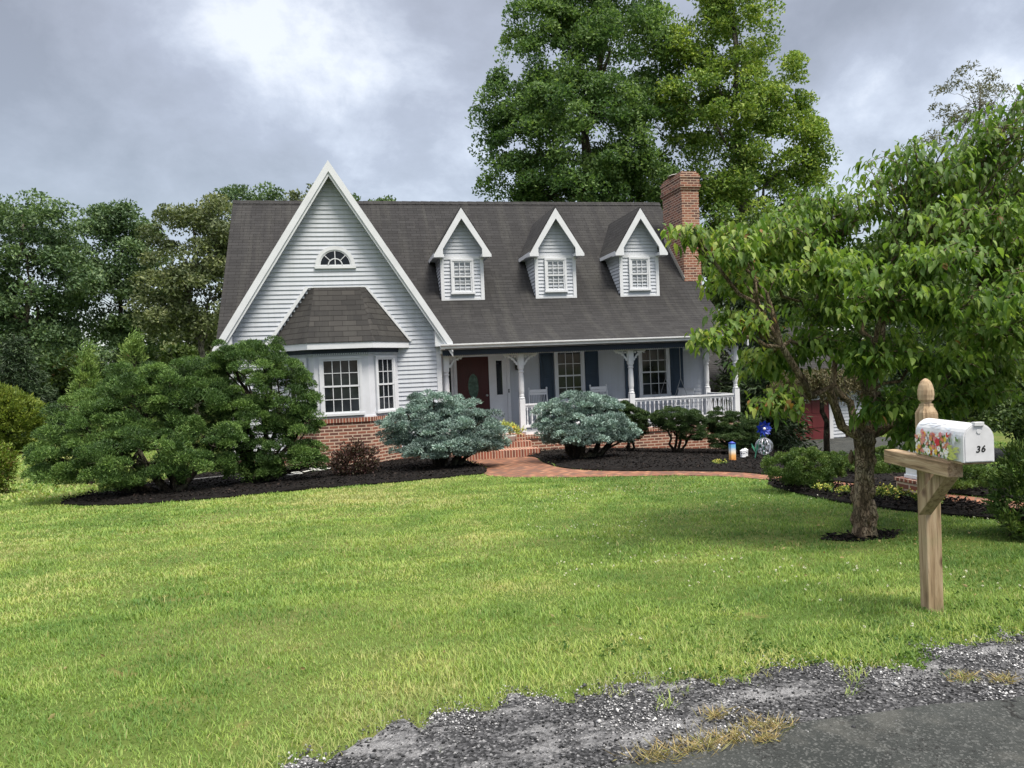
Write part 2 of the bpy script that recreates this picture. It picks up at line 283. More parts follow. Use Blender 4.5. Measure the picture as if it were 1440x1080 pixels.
# ------------------------------------------------------------------ mesh helpers
class MB:
    """collects faces; one MB becomes one mesh object"""
    def __init__(s): s.v = []; s.f = []; s.mi = []; s.O = Vector(); s.h = Vector((1, 0, 0)); s.n = Vector((0, 1, 0)); s.z = Vector((0, 0, 1)); s.m = 0
    def frame(s, O=(0, 0, 0), h=(1, 0, 0), n=(0, 1, 0), z=(0, 0, 1)): s.O = Vector(O); s.h = Vector(h); s.n = Vector(n); s.z = Vector(z); return s
    def mat(s, i): s.m = i; return s
    def P(s, p): s.v.append(s.O + s.h*p[0] + s.n*p[1] + s.z*p[2]); return len(s.v)-1
    def face(s, pts): s.f.append([s.P(p) for p in pts]); s.mi.append(s.m)
    def idx(s, ids): s.f.append(list(ids)); s.mi.append(s.m)
    def box(s, lo, hi):
        x0, y0, z0 = lo; x1, y1, z1 = hi
        i = [s.P(p) for p in ((x0, y0, z0), (x1, y0, z0), (x1, y1, z0), (x0, y1, z0), (x0, y0, z1), (x1, y0, z1), (x1, y1, z1), (x0, y1, z1))]
        for q in ((3, 2, 1, 0), (4, 5, 6, 7), (0, 1, 5, 4), (1, 2, 6, 5), (2, 3, 7, 6), (3, 0, 4, 7)): s.idx([i[k] for k in q])
        return s
    def bar(s, a, b, w, d=None, side=None):
        """square bar between two points"""
        a = Vector(a); b = Vector(b); t = (b-a).normalized(); d = d or w
        ref = Vector(side) if side else (Vector((0, 0, 1)) if abs(t.z) < .9 else Vector((0, 1, 0)))
        u = t.cross(ref).normalized()*w/2; vv = u.cross(t).normalized()*d/2
        i = [s.P(p) for e in (a, b) for p in (e-u-vv, e+u-vv, e+u+vv, e-u+vv)]
        for q in ((3, 2, 1, 0), (4, 5, 6, 7), (0, 1, 5, 4), (1, 2, 6, 5), (2, 3, 7, 6), (3, 0, 4, 7)): s.idx([i[k] for k in q])
        return s
    def prism(s, poly, y0, y1):
        """polygon in local (x,z) extruded along local y"""
        a = [s.P((x, y0, z)) for x, z in poly]; b = [s.P((x, y1, z)) for x, z in poly]; n = len(poly)
        s.idx(a); s.idx(b[::-1])
        for i in range(n): j = (i+1) % n; s.idx((a[j], a[i], b[i], b[j]))
        return s
    def lathe(s, prof, c=(0, 0, 0), n=14, a0=0.0):
        rings = [[s.P((c[0]+r*math.cos(a0+2*math.pi*k/n), c[1]+r*math.sin(a0+2*math.pi*k/n), c[2]+z)) for k in range(n)] for r, z in prof]
        for A, B in zip(rings, rings[1:]):
            for k in range(n): j = (k+1) % n; s.idx((A[k], A[j], B[j], B[k]))
        s.idx(rings[0][::-1]); s.idx(rings[-1]); return s
    def tube(s, pts, rad, n=7, cap=True):
        pts = [Vector(p) for p in pts]; rings = []
        u = None
        for i, p in enumerate(pts):
            t = (pts[min(i+1, len(pts)-1)]-pts[max(i-1, 0)]).normalized()
            if u is None: u = t.cross(Vector((.3, 1, .2))).normalized()
            u = (u-t*u.dot(t)).normalized(); w = t.cross(u)
            r = rad[i] if hasattr(rad, '__len__') else rad
            rings.append([s.P(p+(u*math.cos(2*math.pi*k/n)+w*math.sin(2*math.pi*k/n))*r) for k in range(n)])
        for A, B in zip(rings, rings[1:]):
            for k in range(n): j = (k+1) % n; s.idx((A[k], A[j], B[j], B[k]))
        if cap: s.idx(rings[0][::-1]); s.idx(rings[-1])
        return s
    def build(s, name, mats, parent=None, origin=None, bevel=0, smooth=False):
        off = world_loc(parent) if parent else Vector(origin or (0, 0, 0))
        me = bpy.data.meshes.new(name); me.from_pydata([v-off for v in s.v], [], s.f); 
        for m in ([mats] if isinstance(mats, str) else mats): me.materials.append(MATS[m])
        me.polygons.foreach_set('material_index', s.mi)
        if smooth: me.polygons.foreach_set('use_smooth', [True]*len(s.f))
        # metric uv: u along the face's horizontal, v up its slope
        uvl = me.uv_layers.new(name='UVMap'); uv = np.zeros((len(me.loops), 2)); Z = Vector((0, 0, 1))
        for p, f in zip(me.polygons, s.f):
            n = p.normal; h = Z.cross(n)
            h = Vector((1, 0, 0)) if h.length < .05 else h.normalized()
            if h.dot(Vector((1, .3, 0))) < 0: h = -h
            k = n.cross(h)
            if k.z < -1e-4 or (abs(k.z) <= 1e-4 and k.y < 0): k = -k
            for li, vi in zip(p.loop_indices, f): q = s.v[vi]; uv[li] = (q.dot(h), q.dot(k))
        uvl.data.foreach_set('uv', uv.ravel())
        o = bpy.data.objects.new(name, me); C.objects.link(o)
        if parent: o.parent = parent
        else: o.location = off
        if bevel:
            b = o.modifiers.new('bevel', 'BEVEL'); b.width = bevel; b.segments = 2; b.limit_method = 'ANGLE'; b.angle_limit = R(40)
        return o

def world_loc(o):
    v = Vector(); 
    while o: v += o.location; o = o.parent
    return v
def tag(o, label=None, cat=None, group=None, kind=None):
    if label: o['label'] = label
    if cat: o['category'] = cat
    if group: o['group'] = group
    if kind: o['kind'] = kind
    return o
def thing(name, label, cat, loc, rz=0, group=None):
    o = bpy.data.objects.new(name, None); C.objects.link(o); o.location = loc; o.rotation_euler = (0, 0, rz); o.empty_display_size = .2
    return tag(o, label, cat, group)
def structure(o): o['kind'] = 'structure'; return o

def np_mesh(name, V, F, mats, parent=None, origin=None, attrs=None, smooth=False, uv=None):
    """V (n,3), F (m,k) same-sized faces"""
    V = np.asarray(V, np.float32).copy(); F = np.asarray(F, np.int32); m, k = F.shape
    off = world_loc(parent) if parent else Vector(origin or (0, 0, 0)); V -= np.array(off, np.float32)
    me = bpy.data.meshes.new(name); me.vertices.add(len(V)); me.vertices.foreach_set('co', V.ravel())
    me.loops.add(m*k); me.loops.foreach_set('vertex_index', F.ravel())
    me.polygons.add(m); me.polygons.foreach_set('loop_start', np.arange(0, m*k, k, dtype=np.int32)); me.polygons.foreach_set('loop_total', np.full(m, k, np.int32))
    if smooth: me.polygons.foreach_set('use_smooth', np.ones(m, bool))
    for mt in ([mats] if isinstance(mats, str) else mats): me.materials.append(MATS[mt])
    for an, av in (attrs or {}).items():
        a = me.attributes.new(an, 'FLOAT', 'FACE'); a.data.foreach_set('value', np.asarray(av, np.float32))
    me.update(calc_edges=True)
    o = bpy.data.objects.new(name, me); C.objects.link(o)
    if parent: o.parent = parent
    else: o.location = off
    return o

def unit(a): return a/np.maximum(np.linalg.norm(a, axis=-1, keepdims=True), 1e-9)

def leaf_quads(P, D, L, W, rng, fold=.35):
    """one folded leaf (two triangles) per row"""
    n = len(P); S = unit(np.cross(D, rng.normal(size=(n, 3)))); U = np.cross(S, D)
    L = np.broadcast_to(np.asarray(L, float).reshape(-1, 1), (n, 1)); W = np.broadcast_to(np.asarray(W, float).reshape(-1, 1), (n, 1))
    mid = P + D*L*.45 + U*W*fold
    V = np.stack([P, mid+S*W*.5, P+D*L, mid-S*W*.5], 1).reshape(-1, 3)
    b = np.arange(n)[:, None]*4
    F = np.concatenate([b+np.array([[0, 1, 2]]), b+np.array([[0, 2, 3]])], 1).reshape(-1, 3)
    return V, F

def curved_leaves(P, D, Ll, Wd, droop, rng):
    """broad leaf with a drooping midrib, eight triangles"""
    n = len(P); Zv = np.array([0, 0, 1.0]); S = unit(np.cross(D, Zv)+rng.normal(size=(n, 3))*.25); S = unit(S-D*(S*D).sum(1, keepdims=True)); U = np.cross(S, D)
    Ll = Ll[:, None]; Wd = Wd[:, None]; droop = droop[:, None]
    def mid(t): return P + D*Ll*t - Zv*Ll*droop*t*t
    def side(t, w, sg): return mid(t)+S*Wd*w*sg*.5+U*Wd*.16
    V = np.stack([mid(0), mid(.33), mid(.7), mid(1.0), side(.33, .95, 1), side(.66, .8, 1), side(.33, .95, -1), side(.66, .8, -1)], 1).reshape(-1, 3)
    b = (np.arange(n)*8)[:, None]
    T = np.array([0, 4, 1, 1, 4, 5, 1, 5, 2, 2, 5, 3, 0, 1, 6, 1, 2, 7, 1, 7, 6, 2, 3, 7])
    return V, (b+T[None]).reshape(-1, 3), 8

def lobe_points(lobes, dens, rng, shell=.62, drop=.5, zmin=-99, flatbot=0.0):
    """cluster centres scattered through the outer part of a union of ellipsoids"""
    Cs, Ds = [], []
    for i, (cx, cy, cz, rx, ry, rz) in enumerate(lobes):
        area = 4*math.pi*(((rx*ry)**1.6+(rx*rz)**1.6+(ry*rz)**1.6)/3)**(1/1.6); n = max(6, int(area*dens))
        d = unit(rng.normal(size=(n, 3))); r = shell+(1-shell)*rng.random(n)**.6
        r *= 1+.13*np.sin(d[:, 0]*5+i)*np.sin(d[:, 1]*4+2*i)+.10*np.sin(d[:, 2]*6+i*1.7)
        p = np.array([cx, cy, cz])+d*r[:, None]*np.array([rx, ry, rz])
        keep = p[:, 2] > zmin
        if flatbot: keep &= (d[:, 2] > -flatbot)
        for j, (ax, ay, az, bx, by, bz) in enumerate(lobes):
            if j != i: keep &= (((p-np.array([ax, ay, az]))/np.array([bx, by, bz]))**2).sum(1) > drop**2
        nrm = unit(d/np.array([rx, ry, rz])); Cs.append(p[keep]); Ds.append(nrm[keep])
    return np.concatenate(Cs), np.concatenate(Ds)

def pads(lobes, dens, r, flat, rng, shell=.78, drop=.62, inner=.3, zmin=-99, low=-.35):
    """rounded leaf pads over (and some inside) a union of ellipsoids"""
    Cc, Dd = lobe_points(lobes, dens, rng, shell, drop, zmin)
    if inner:
        C2, D2 = lobe_points(lobes, dens*inner, rng, .25, .15, zmin); Cc = np.concatenate([Cc, C2]); Dd = np.concatenate([Dd, D2])
    n = len(Cc); s = r*(.65+.7*rng.random((n, 1))); return Cc, Dd, s*np.array([[1, 1, flat]])*(.85+.3*rng.random((n, 3)))
def pad_foliage(name, parent, mat, pc, pd, pr, per, L, W, rng, out=.8, rand=.7, upw=.3, low=-.3, fold=.35, fill=.35, droop=0.0, size_pow=0.0):
    m = len(pc); n = m*per; ci = np.repeat(np.arange(m), per); d = unit(rng.normal(size=(n, 3))+pd[ci]*.45+np.array([0, 0, .35])); d[:, 2] = np.where(d[:, 2] < low, -d[:, 2], d[:, 2])
    q = np.where(rng.random(n) < fill, .25+.6*rng.random(n), .82+.22*rng.random(n))[:, None]
    P = pc[ci]+d*q*pr[ci]; P[:, 2] -= droop*((d[:, 0]*pr[ci, 0])**2+(d[:, 1]*pr[ci, 1])**2)
    D = unit(d*out+rng.normal(size=(n, 3))*rand+np.array([0, 0, upw])); Ls = L*(.65+.7*rng.random(n)); V, F = leaf_quads(P-D*Ls[:, None]*.4, D, Ls, W*(.7+.6*rng.random(n)), rng, fold)
    cr = rng.random(m)
    return np_mesh(name, V, F, mat, parent, attrs={'rnd': np.repeat(rng.random(n), 2), 'clump': np.repeat(np.clip(cr[ci]+rng.normal(size=n)*.12, 0, 1), 2), 'odd': np.repeat(rng.random(m)[ci]*.6+rng.random(n)*.4, 2)})

def foliage(name, parent, mat, Cc, Dd, per, rad, L, W, rng, out=.6, rand=.8, upw=.2, flatz=.7, fold=.35, grad=None):
    n = len(Cc)*per; ci = np.repeat(np.arange(len(Cc)), per)
    P = Cc[ci]+rng.normal(size=(n, 3))*rad*np.array([1, 1, flatz])
    D = unit(Dd[ci]*out+rng.normal(size=(n, 3))*rand+np.array([0, 0, upw]))
    Ls = L*(.65+.7*rng.random(n)); V, F = leaf_quads(P, D, Ls, W*(.7+.6*rng.random(n)), rng, fold)
    rnd = np.repeat(rng.random(n), 2); cl = np.repeat(rng.random(len(Cc))[ci], 2); od = np.repeat((rng.random(len(Cc))[ci]*.6+rng.random(n)*.4), 2)
    return np_mesh(name, V, F, mat, parent, attrs={'rnd': rnd, 'clump': cl, 'odd': od})

def bend(a, b, rng, n=6, wob=.08, sag=0.0):
    a = np.array(a, float); b = np.array(b, float); L = np.linalg.norm(b-a); t = np.linspace(0, 1, n)[:, None]
    p = a+(b-a)*t; w = rng.normal(size=(n, 3))*wob*L*np.sin(np.pi*t); p += w; p[:, 2] += sag*L*np.sin(np.pi*t[:, 0]); return p

def tree(name, label, cat, base, trunk_top, r0, lobes, leafmat, bark, seed, dens=1.6, per=40, rad=.45, L=.28, W=.17, group=None, forks=None, twigs=5, out=.5, shell=.45, drop=.4, inner=.3, flatz=.74, upw=.15, rand=.8):
    rng = np.random.default_rng(seed); root = thing(name, label, cat, base, 0, group)
    mb = MB(); base = np.array(base, float); top = np.array(trunk_top, float)
    tp = bend(base-np.array([0, 0, .15]), top, rng, 9, .025); tr = np.linspace(1, .22, 9)*r0; tr[0] *= 1.35
    mb.tube(tp, tr, 9)
    Cc, Dd, Pr = pads(lobes, dens, rad, flatz, rng, .70, .6, inner)
    for (cx, cy, cz, rx, ry, rz) in lobes:
        lc = np.array([cx, cy, cz]); k = min(8, max(2, int(8*np.clip((cz-rz*.9-base[2])/(top[2]-base[2]), .25, .95)))); s = tp[k]
        lp = bend(s, lc, rng, 7, .06, .05); rr = np.linspace(tr[k]*.6, r0*.09, 7); mb.tube(lp, rr, 6, False)
        near = Cc[(((Cc-lc)/np.array([rx, ry, rz]))**2).sum(1) < 1.7]
        if len(near):
            for q in near[rng.integers(0, len(near), twigs)]:
                w0 = lp[rng.integers(2, 7)]; mb.tube(bend(w0, q, rng, 5, .08, .04), np.linspace(r0*.10, r0*.025, 5), 4, False)
    mb.build('trunk', bark, root, smooth=True)
    pad_foliage('crown', root, leafmat, Cc, Dd, Pr, per, L, W, rng, out, rand, upw, -.6, fill=.55)
    return root

def shrub(name, label, cat, base, stems, lobes, mat, bark, seed, dens=30, per=28, rad=.07, L=.09, W=.035, out=.9, rand=.6, upw=.35, shell=.72, drop=.75, group=None, flatz=.8, inner=True, r0=.05, zmin=None, flatbot=0, pad=None, low=-.25, droop=0):
    rng = np.random.default_rng(seed); root = thing(name, label, cat, base, 0, group); mb = MB(); b = np.array(base, float)
    for i, (cx, cy, cz, rx, ry, rz) in enumerate(lobes):
        s = b+np.array([*(rng.normal(size=2)*.06*stems), -.05]); lc = np.array([cx, cy, cz-rz*.1]); p = bend(s, lc, rng, 7, .06)
        mb.tube(p, np.linspace(r0, r0*.3, 7), 6, False)
        for k in range(5):
            d = unit(rng.normal(size=3)); q = lc+d*np.array([rx, ry, rz])*.8
            mb.tube(bend(p[rng.integers(3, 7)], q, rng, 4, .08), np.linspace(r0*.35, r0*.12, 4), 4, False)
    mb.build('stem', bark, root, smooth=True)
    if pad:
        pc, pd, pr = pads(lobes, dens, pad, flatz, rng, shell, drop, .35, G(base[0], base[1])+.05 if zmin is None else zmin)
        pad_foliage('foliage', root, mat, pc, pd, pr, per, L, W, rng, out, rand, upw, low, droop=droop); return root
    Cc, Dd = lobe_points(lobes, dens, rng, shell, drop, G(base[0], base[1])+.04 if zmin is None else zmin, flatbot)
    if inner:
        C2, D2 = lobe_points([(a, b_, c, x*.72, y*.72, z*.72) for a, b_, c, x, y, z in lobes], dens*.35, rng, .3, .2, G(base[0], base[1])+.04 if zmin is None else zmin)
        Cc = np.concatenate([Cc, C2]); Dd = np.concatenate([Dd, D2])
    foliage('foliage', root, mat, Cc, Dd, per, rad, L, W, rng, out, rand, upw, flatz)
    return root

# ------------------------------------------------------------------ ground, road, path, beds
def ground_sheet():
    xs = np.unique(np.concatenate([np.linspace(-600, -60, 10), np.linspace(-60, -12, 17), np.linspace(-12, 18, 76), np.linspace(18, 70, 20), np.linspace(70, 600, 10)]))
    ys = np.unique(np.concatenate([np.linspace(-300, -10, 6), np.linspace(-10, 2, 7), np.linspace(2, 30, 71), np.linspace(30, 90, 20), np.linspace(90, 900, 12)]))
    X, Y = np.meshgrid(xs, ys); V = np.stack([X, Y, gz(X, Y)], -1).reshape(-1, 3); nx = len(xs)
    i = (np.arange(len(ys)-1)[:, None]*nx+np.arange(nx-1)[None]).ravel()
    return structure(np_mesh('ground', V, np.stack([i, i+1, i+nx+1, i+nx], 1), 'lawn_soil', smooth=True))
ground_sheet()

def catmull(pts, n=8):
    P = np.array(pts, float); N = len(P); out = []
    for i in range(N):
        a, b, c, d = P[i-1], P[i], P[(i+1) % N], P[(i+2) % N]
        for t in np.linspace(0, 1, n, endpoint=False):
            out.append(.5*((2*b)+(-a+c)*t+(2*a-5*b+4*c-d)*t*t+(-a+3*b-3*c+d)*t**3))
    return np.array(out)
def inside(px, py, poly):
    r = np.zeros(px.shape, bool); j = len(poly)-1
    for i in range(len(poly)):
        xi, yi = poly[i]; xj, yj = poly[j]
        c = ((yi > py) != (yj > py)) & (px < (xj-xi)*(py-yi)/(yj-yi+1e-12)+xi); r ^= c; j = i
    return r
def patch(name, poly, mat, lift, step=.5, bulge=0.0, thick=0.03):
    """a sheet that follows the ground, with a small skirt down at its rim"""
    bm = bmesh.new(); vs = [bm.verts.new((x, y, 0)) for x, y in poly]; bm.faces.new(vs)
    x0, y0 = poly.min(0); x1, y1 = poly.max(0)
    for ax, a, b in ((0, x0, x1), (1, y0, y1)):
        for c in np.arange(a+step, b, step):
            co = [0, 0, 0]; no = [0, 0, 0]; co[ax] = c; no[ax] = 1
            bmesh.ops.bisect_plane(bm, geom=bm.verts[:]+bm.edges[:]+bm.faces[:], plane_co=co, plane_no=no)
    rim = {v for e in bm.edges if e.is_boundary for v in e.verts}
    for v in bm.verts: v.co.z = G(v.co.x, v.co.y)+lift+(0 if v in rim else bulge)
    be = [e for e in bm.edges if e.is_boundary]
    ex = bmesh.ops.extrude_edge_only(bm, edges=be)
    for v in [g for g in ex['geom'] if isinstance(g, bmesh.types.BMVert)]: v.co.z -= thick+lift
    bmesh.ops.recalc_face_normals(bm, faces=bm.faces[:])
    me = bpy.data.meshes.new(name); 
    uvl = bm.loops.layers.uv.new('UVMap')
    for f in bm.faces:
        if f.normal.z < 0 and abs(f.normal.z) > .5: f.normal_flip()
        for l in f.loops: l[uvl].uv = ((l.vert.co.x+l.vert.co.y)*.7071, (l.vert.co.y-l.vert.co.x)*.7071)
    bm.to_mesh(me); bm.free(); me.materials.append(MATS[mat]); o = bpy.data.objects.new(name, me); C.objects.link(o); return structure(o)

PATH = catmull([(2.55, 19.9), (2.75, 18.6), (2.85, 17), (2.6, 15.5), (2.72, 14.75), (3.4, 14.05), (4.47, 13.4), (5.6, 12.75), (6.35, 11.95), (6.6, 11.0), (6.72, 10.2), (6.85, 9.4), (6.95, 8.8), (6.98, 7.4), (7.2, 6.2), (8.2, 4.6), (9.0, 5.2), (8.0, 6.6), (7.6, 7.9), (7.42, 9.3), (7.3, 10), (7.2, 10.9), (7.0, 11.8), (6.75, 12.75), (5.85, 13.45), (4.85, 14.3), (4.3, 15.4), (4.25, 17), (4.45, 18.6), (4.5, 19.9)], 6)
BED_L = catmull([(-5.3, 15.5), (-4.6, 14.7), (-3.6, 14.35), (-2.4, 14.35), (-1.2, 14.7), (0, 14.9), (1, 15.0), (2.0, 15.3), (2.62, 15.6), (2.83, 17), (2.65, 19), (2.5, 20.4), (0, 20.6), (-3.0, 20.4), (-4.3, 18.6), (-5.1, 17)], 5)
BED_C = catmull([(4.5, 20.1), (4.47, 18.6), (4.27, 17), (4.32, 15.4), (4.87, 14.28), (5.87, 13.43), (6.77, 12.73), (7.02, 11.8), (7.22, 10.9), (7.32, 10), (7.44, 9.3), (7.7, 8.0), (8.6, 7.6), (9.6, 9.5), (11.5, 13), (12.2, 17), (11.8, 21), (11.0, 21.5), (8, 20.7)], 5)
BED_R = catmull([(6.2, 10.7), (6.0, 9.6), (6.0, 8.5), (6.25, 7.5), (6.6, 6.8), (6.96, 7.0), (6.93, 8.8), (6.83, 9.4), (6.7, 10.2), (6.5, 10.9)], 6)
RING = np.array([(4.85+.38*math.cos(a)*(1+.22*math.sin(3*a)), 6.62+.2*math.sin(a)*(1+.2*math.cos(2*a))) for a in np.linspace(0, 2*math.pi, 36, endpoint=False)])
patch('brick_path', PATH, 'path_brick', .012); patch('mulch_bed', BED_L, 'mulch', .03, bulge=.05); patch('mulch_bed', BED_C, 'mulch', .03, bulge=.05); patch('mulch_bed', BED_R, 'mulch', .03, bulge=.03); DRIVE = catmull([(12.6, 24.5), (18.1, 24.5), (18.4, 20), (17.6, 15), (16.5, 11), (17.5, 6), (15, 4.7), (13.2, 6.5), (12.6, 10), (12.9, 15), (12.9, 20)], 5)
patch('driveway', DRIVE, 'asphalt', .010, 1.0)
patch('mulch_ring', RING, 'mulch', .01, .25)

rng = np.random.default_rng(3)
LE = [(-9, 1.0), (-4, 1.9), (-1.6, 2.6), (-.7, 3.05), (-.26, 3.35), (.02, 3.62), (.3, 3.72), (.65, 3.74), (.9, 3.72), (1.22, 3.78), (1.6, 3.74), (2.0, 3.72), (2.4, 3.66), (2.75, 3.56), (3.07, 3.56), (3.6, 3.68), (4.6, 3.9), (7, 4.2), (14, 4.6)]
lx = np.arange(-9, 14, .03); ly = np.interp(lx, *np.array(LE).T)
jit = np.convolve(rng.normal(size=len(lx)+8), np.ones(3)/3, 'same')[4:-4]*.085+np.convolve(rng.normal(size=len(lx)+40), np.hanning(17)/6, 'same')[20:-20]*.075; LY = ly+jit
def lawn_edge(x): return np.interp(x, lx, LY)
g_poly = np.concatenate([np.stack([lx, LY], 1), np.array([(14, -12), (-9, -12)])])
patch('gravel_shoulder', g_poly, 'gravel', .006, 1.5, thick=.02)
ax_ = np.arange(-9, 14, .06); AE = np.interp(ax_, [-9, -3, .4, 1.0, 1.4, 1.62, 1.91, 2.2, 3.0, 5, 14], [.3, 1.7, 2.78, 2.95, 2.99, 3.0, 3.07, 3.09, 3.02, 3.15, 3.6])
AE = AE+np.convolve(rng.normal(size=len(ax_)+8), np.ones(4)/4, 'same')[4:-4]*.022
a_poly = np.concatenate([np.stack([ax_, AE], 1), np.array([(14, -11), (-9, -11)])])
patch('road', a_poly, 'asphalt', .014, 1.5, thick=.02)

# ------------------------------------------------------------------ house
HOUSE = thing('house', 'pale blue grey two storey house with steep white trimmed gable, three dormers and brick chimney', 'house', (2, 22, -.7))
X, NF = (1, 0, 0), (0, -1, 0)       # facade: horizontal right, normal towards the camera (local y = outwards)

def laps(mb, O, h, n, z0, z1, span, course=.115, flip=1):
    """clapboards: every course a board leaning out at its foot; span(z) gives the two ends"""
    mb.frame(O, h, n); z = z0
    while z < z1-.01:
        zt = min(z+course, z1); a0, b0 = span(z); a1, b1 = span(zt)
        if b0-a0 > .02:
            if b1 < a1: b1 = a1 = (a1+b1)/2
            mb.face([(a0, .026, z), (b0, .026, z), (b1, .003, zt), (a1, .003, zt)])
            mb.face([(a0, 0, z), (b0, 0, z), (b0, .026, z), (a0, .026, z)])
        z = zt

def window(parent, name, O, h, n, w, hg, cols, rows, trim=.07, sill=True, curtain=False, stool=.0, frame='trim'):
    """double hung window; O is the middle of its sill line, local y points outwards"""
    mb = MB().frame(O, h, n); t = trim
    mb.box((-w/2-t, 0, 0), (-w/2, .05, hg)); mb.box((w/2, 0, 0), (w/2+t, .05, hg)); mb.box((-w/2-t, 0, hg), (w/2+t, .056, hg+t)); mb.box((-w/2-t-.02, 0, -t*.9), (w/2+t+.02, .075, 0))
    s = .042; half = hg/2
    for (za, zb, y0) in ((0.0, half+.02, .018), (half-.02, hg, .026)):
        mb.box((-w/2, y0-.008, za), (-w/2+s, y0+.012, zb)); mb.box((w/2-s, y0-.008, za), (w/2, y0+.012, zb))
        mb.box((-w/2+s, y0-.008, za), (w/2-s, y0+.013, za+s)); mb.box((-w/2+s, y0-.008, zb-s), (w/2-s, y0+.013, zb))
        for i in range(1, cols):
            x = -w/2+s+(w-2*s)*i/cols; mb.box((x-.009, y0-.004, za+s), (x+.009, y0+.008, zb-s))
        for j in range(1, rows):
            zz = za+s+(zb-za-2*s)*j/rows; mb.box((-w/2+s, y0-.003, zz-.009), (w/2-s, y0+.007, zz+.009))
    mats = [frame]
    if curtain:          # dark sheets stand in for the unlit room behind clear glass, with a lace swag
        mats += ['dark_room', 'lace', 'clear_glass']
        mb.mat(1).box((-w/2, -.30, 0), (w/2, -.28, hg)); mb.mat(0)
        g = MB().frame(O, h, n)
        mb.mat(2); N = 12
        for i in range(N):
            xa, xb = -w/2+w*i/N, -w/2+w*(i+1)/N
            def low(x): q = abs(x)/(w/2); return hg*(.17+.13*math.sin(q*math.pi)*(1 if q < .75 else .8)+.02*math.cos(q*9))
            ya, yb = .0075+.003*math.sin(i*2.1), .0075+.003*math.sin((i+1)*2.1)
            mb.face([(xa, ya-.01, low(xa)), (xb, yb-.01, low(xb)), (xb, yb-.01, hg), (xa, ya-.01, hg)])
        mb.mat(1).face([(-w/2, -.012, 0), (w/2, -.012, 0), (w/2, -.012, hg), (-w/2, -.012, hg)])
        mb.mat(3).face([(-w/2, .0165, 0), (w/2, .0165, 0), (w/2, .0165, hg), (-w/2, .0165, hg)]); mb.mat(0)
    o = mb.build(name, mats, parent, bevel=0)
    return o

def pane(win, O, h, n, w, hg, y=.017, mat='glass_dark'):
    mb = MB().frame(O, h, n); mb.box((-w/2+.01, y-.003, .01), (w/2-.01, y, hg-.01)); return mb.build('pane', mat, win)

# main roof -------------------------------------------------------------
PROF = [(19.95, 2.30), (20.7, 2.58), (21.3, 2.86), (21.8, 3.16), (22.2, 3.46), (22.55, 3.80), (22.95, 4.20), (26.0, 7.36)]
def zm(y): return float(np.interp(y, *np.array(PROF).T))
def ym(z): return float(np.interp(z, np.array(PROF)[:, 1], np.array(PROF)[:, 0]))
XL, XR = -3.42, 11.12
def steep(y): return 3.80-1.037*(22.55-y)
def main_roof():
    mb = MB(); back = [(30.2, 3.1)]; th = .11; topp = PROF+back
    cut = [(21.3, steep(21.3)), (22.55, 3.80)]+[p for p in PROF if p[0] > 22.6]+back
    for xa, xb, run in ((XL, -.31, cut), (-.31, 2.45, [(20.36, zm(20.36))]+[p for p in PROF if p[0] > 20.4]+back), (2.45, XR, topp)):
        for (ya, za), (yb, zb) in zip(run, run[1:]):
            mb.face([(xa, ya, za), (xb, ya, za), (xb, yb, zb), (xa, yb, zb)])
            mb.face([(xa, ya, za-th), (xa, yb, zb-th), (xb, yb, zb-th), (xb, ya, za-th)])
            for x in (xa, xb): mb.face([(x, ya, za-th), (x, ya, za), (x, yb, zb), (x, yb, zb-th)])
        (y0, z0) = run[0]; mb.face([(xa, y0, z0-th), (xb, y0, z0-th), (xb, y0, z0), (xa, y0, z0)])
    # ridge cap
    mb.frame(); n = 46
    for i in range(n):
        a = XL+(XR-XL)*i/n; b = XL+(XR-XL)*(i+1)/n+.02
        for s in (-1, 1): mb.face([(a, 26, 7.385), (b, 26, 7.375), (b, 26+s*.14, 7.36-.12), (a, 26+s*.14, 7.37-.12)])
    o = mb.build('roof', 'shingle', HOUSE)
    for x0, x1 in ((XL+.02, XL+.06), (XR-.06, XR-.02)):                      # white rake boards under both ends
        rb = MB()
        pr = [(y, z-th-.004) for y, z in (cut if x0 < 0 else topp)]
        for (ya, za), (yb, zb) in zip(pr, pr[1:]):
            q = [(x0, ya, za-.17), (x1, ya, za-.17), (x1, yb, zb-.17), (x0, yb, zb-.17)]; r = [(x0, ya, za), (x1, ya, za), (x1, yb, zb), (x0, yb, zb)]
            rb.face(q[::-1]); rb.face(r); rb.face([q[0], q[1], r[1], r[0]]); rb.face([q[1], q[2], r[2], r[1]]); rb.face([q[2], q[3], r[3], r[2]]); rb.face([q[3], q[0], r[0], r[3]])
        rb.build('rake_board', 'trim', HOUSE)
main_roof()

# walls -----------------------------------------------------------------
def walls():
    mb = MB()
    laps(mb, (0, 22.2, 0), X, NF, -.10, 3.3, lambda z: (2.34, 10.85))                 # porch back wall
    def sp(z): return (22.2, 29.6) if z < 3.3 else (max(22.2, ym(z+.12)), 26+(7.2-z)*.99)
    laps(mb, (10.85, 0, 0), (0, 1, 0), (1, 0, 0), -.5, 7.1, sp)
    laps(mb, (-3.2, 0, 0), (0, 1, 0), (-1, 0, 0), -.5, 7.1, sp)
    mb.frame(); mb.face([(-3.2, 29.6, -1), (10.85, 29.6, -1), (10.85, 29.6, 3.6), (-3.2, 29.6, 3.6)])
    mb.build('wall', 'siding', HOUSE)
    f = MB()                                                                          # brick base
    f.box((-3.18, 22.3, -1.5), (10.83, 29.5, -.10)); f.build('foundation', 'brick', HOUSE)
    MB().box((10.78, 22.16, -.1), (10.90, 22.25, 2.9)).build('corner_board', 'trim', HOUSE); MB().box((2.32, 22.14, -.1), (2.40, 22.2, 2.9)).build('corner_board', 'trim', HOUSE)
walls()

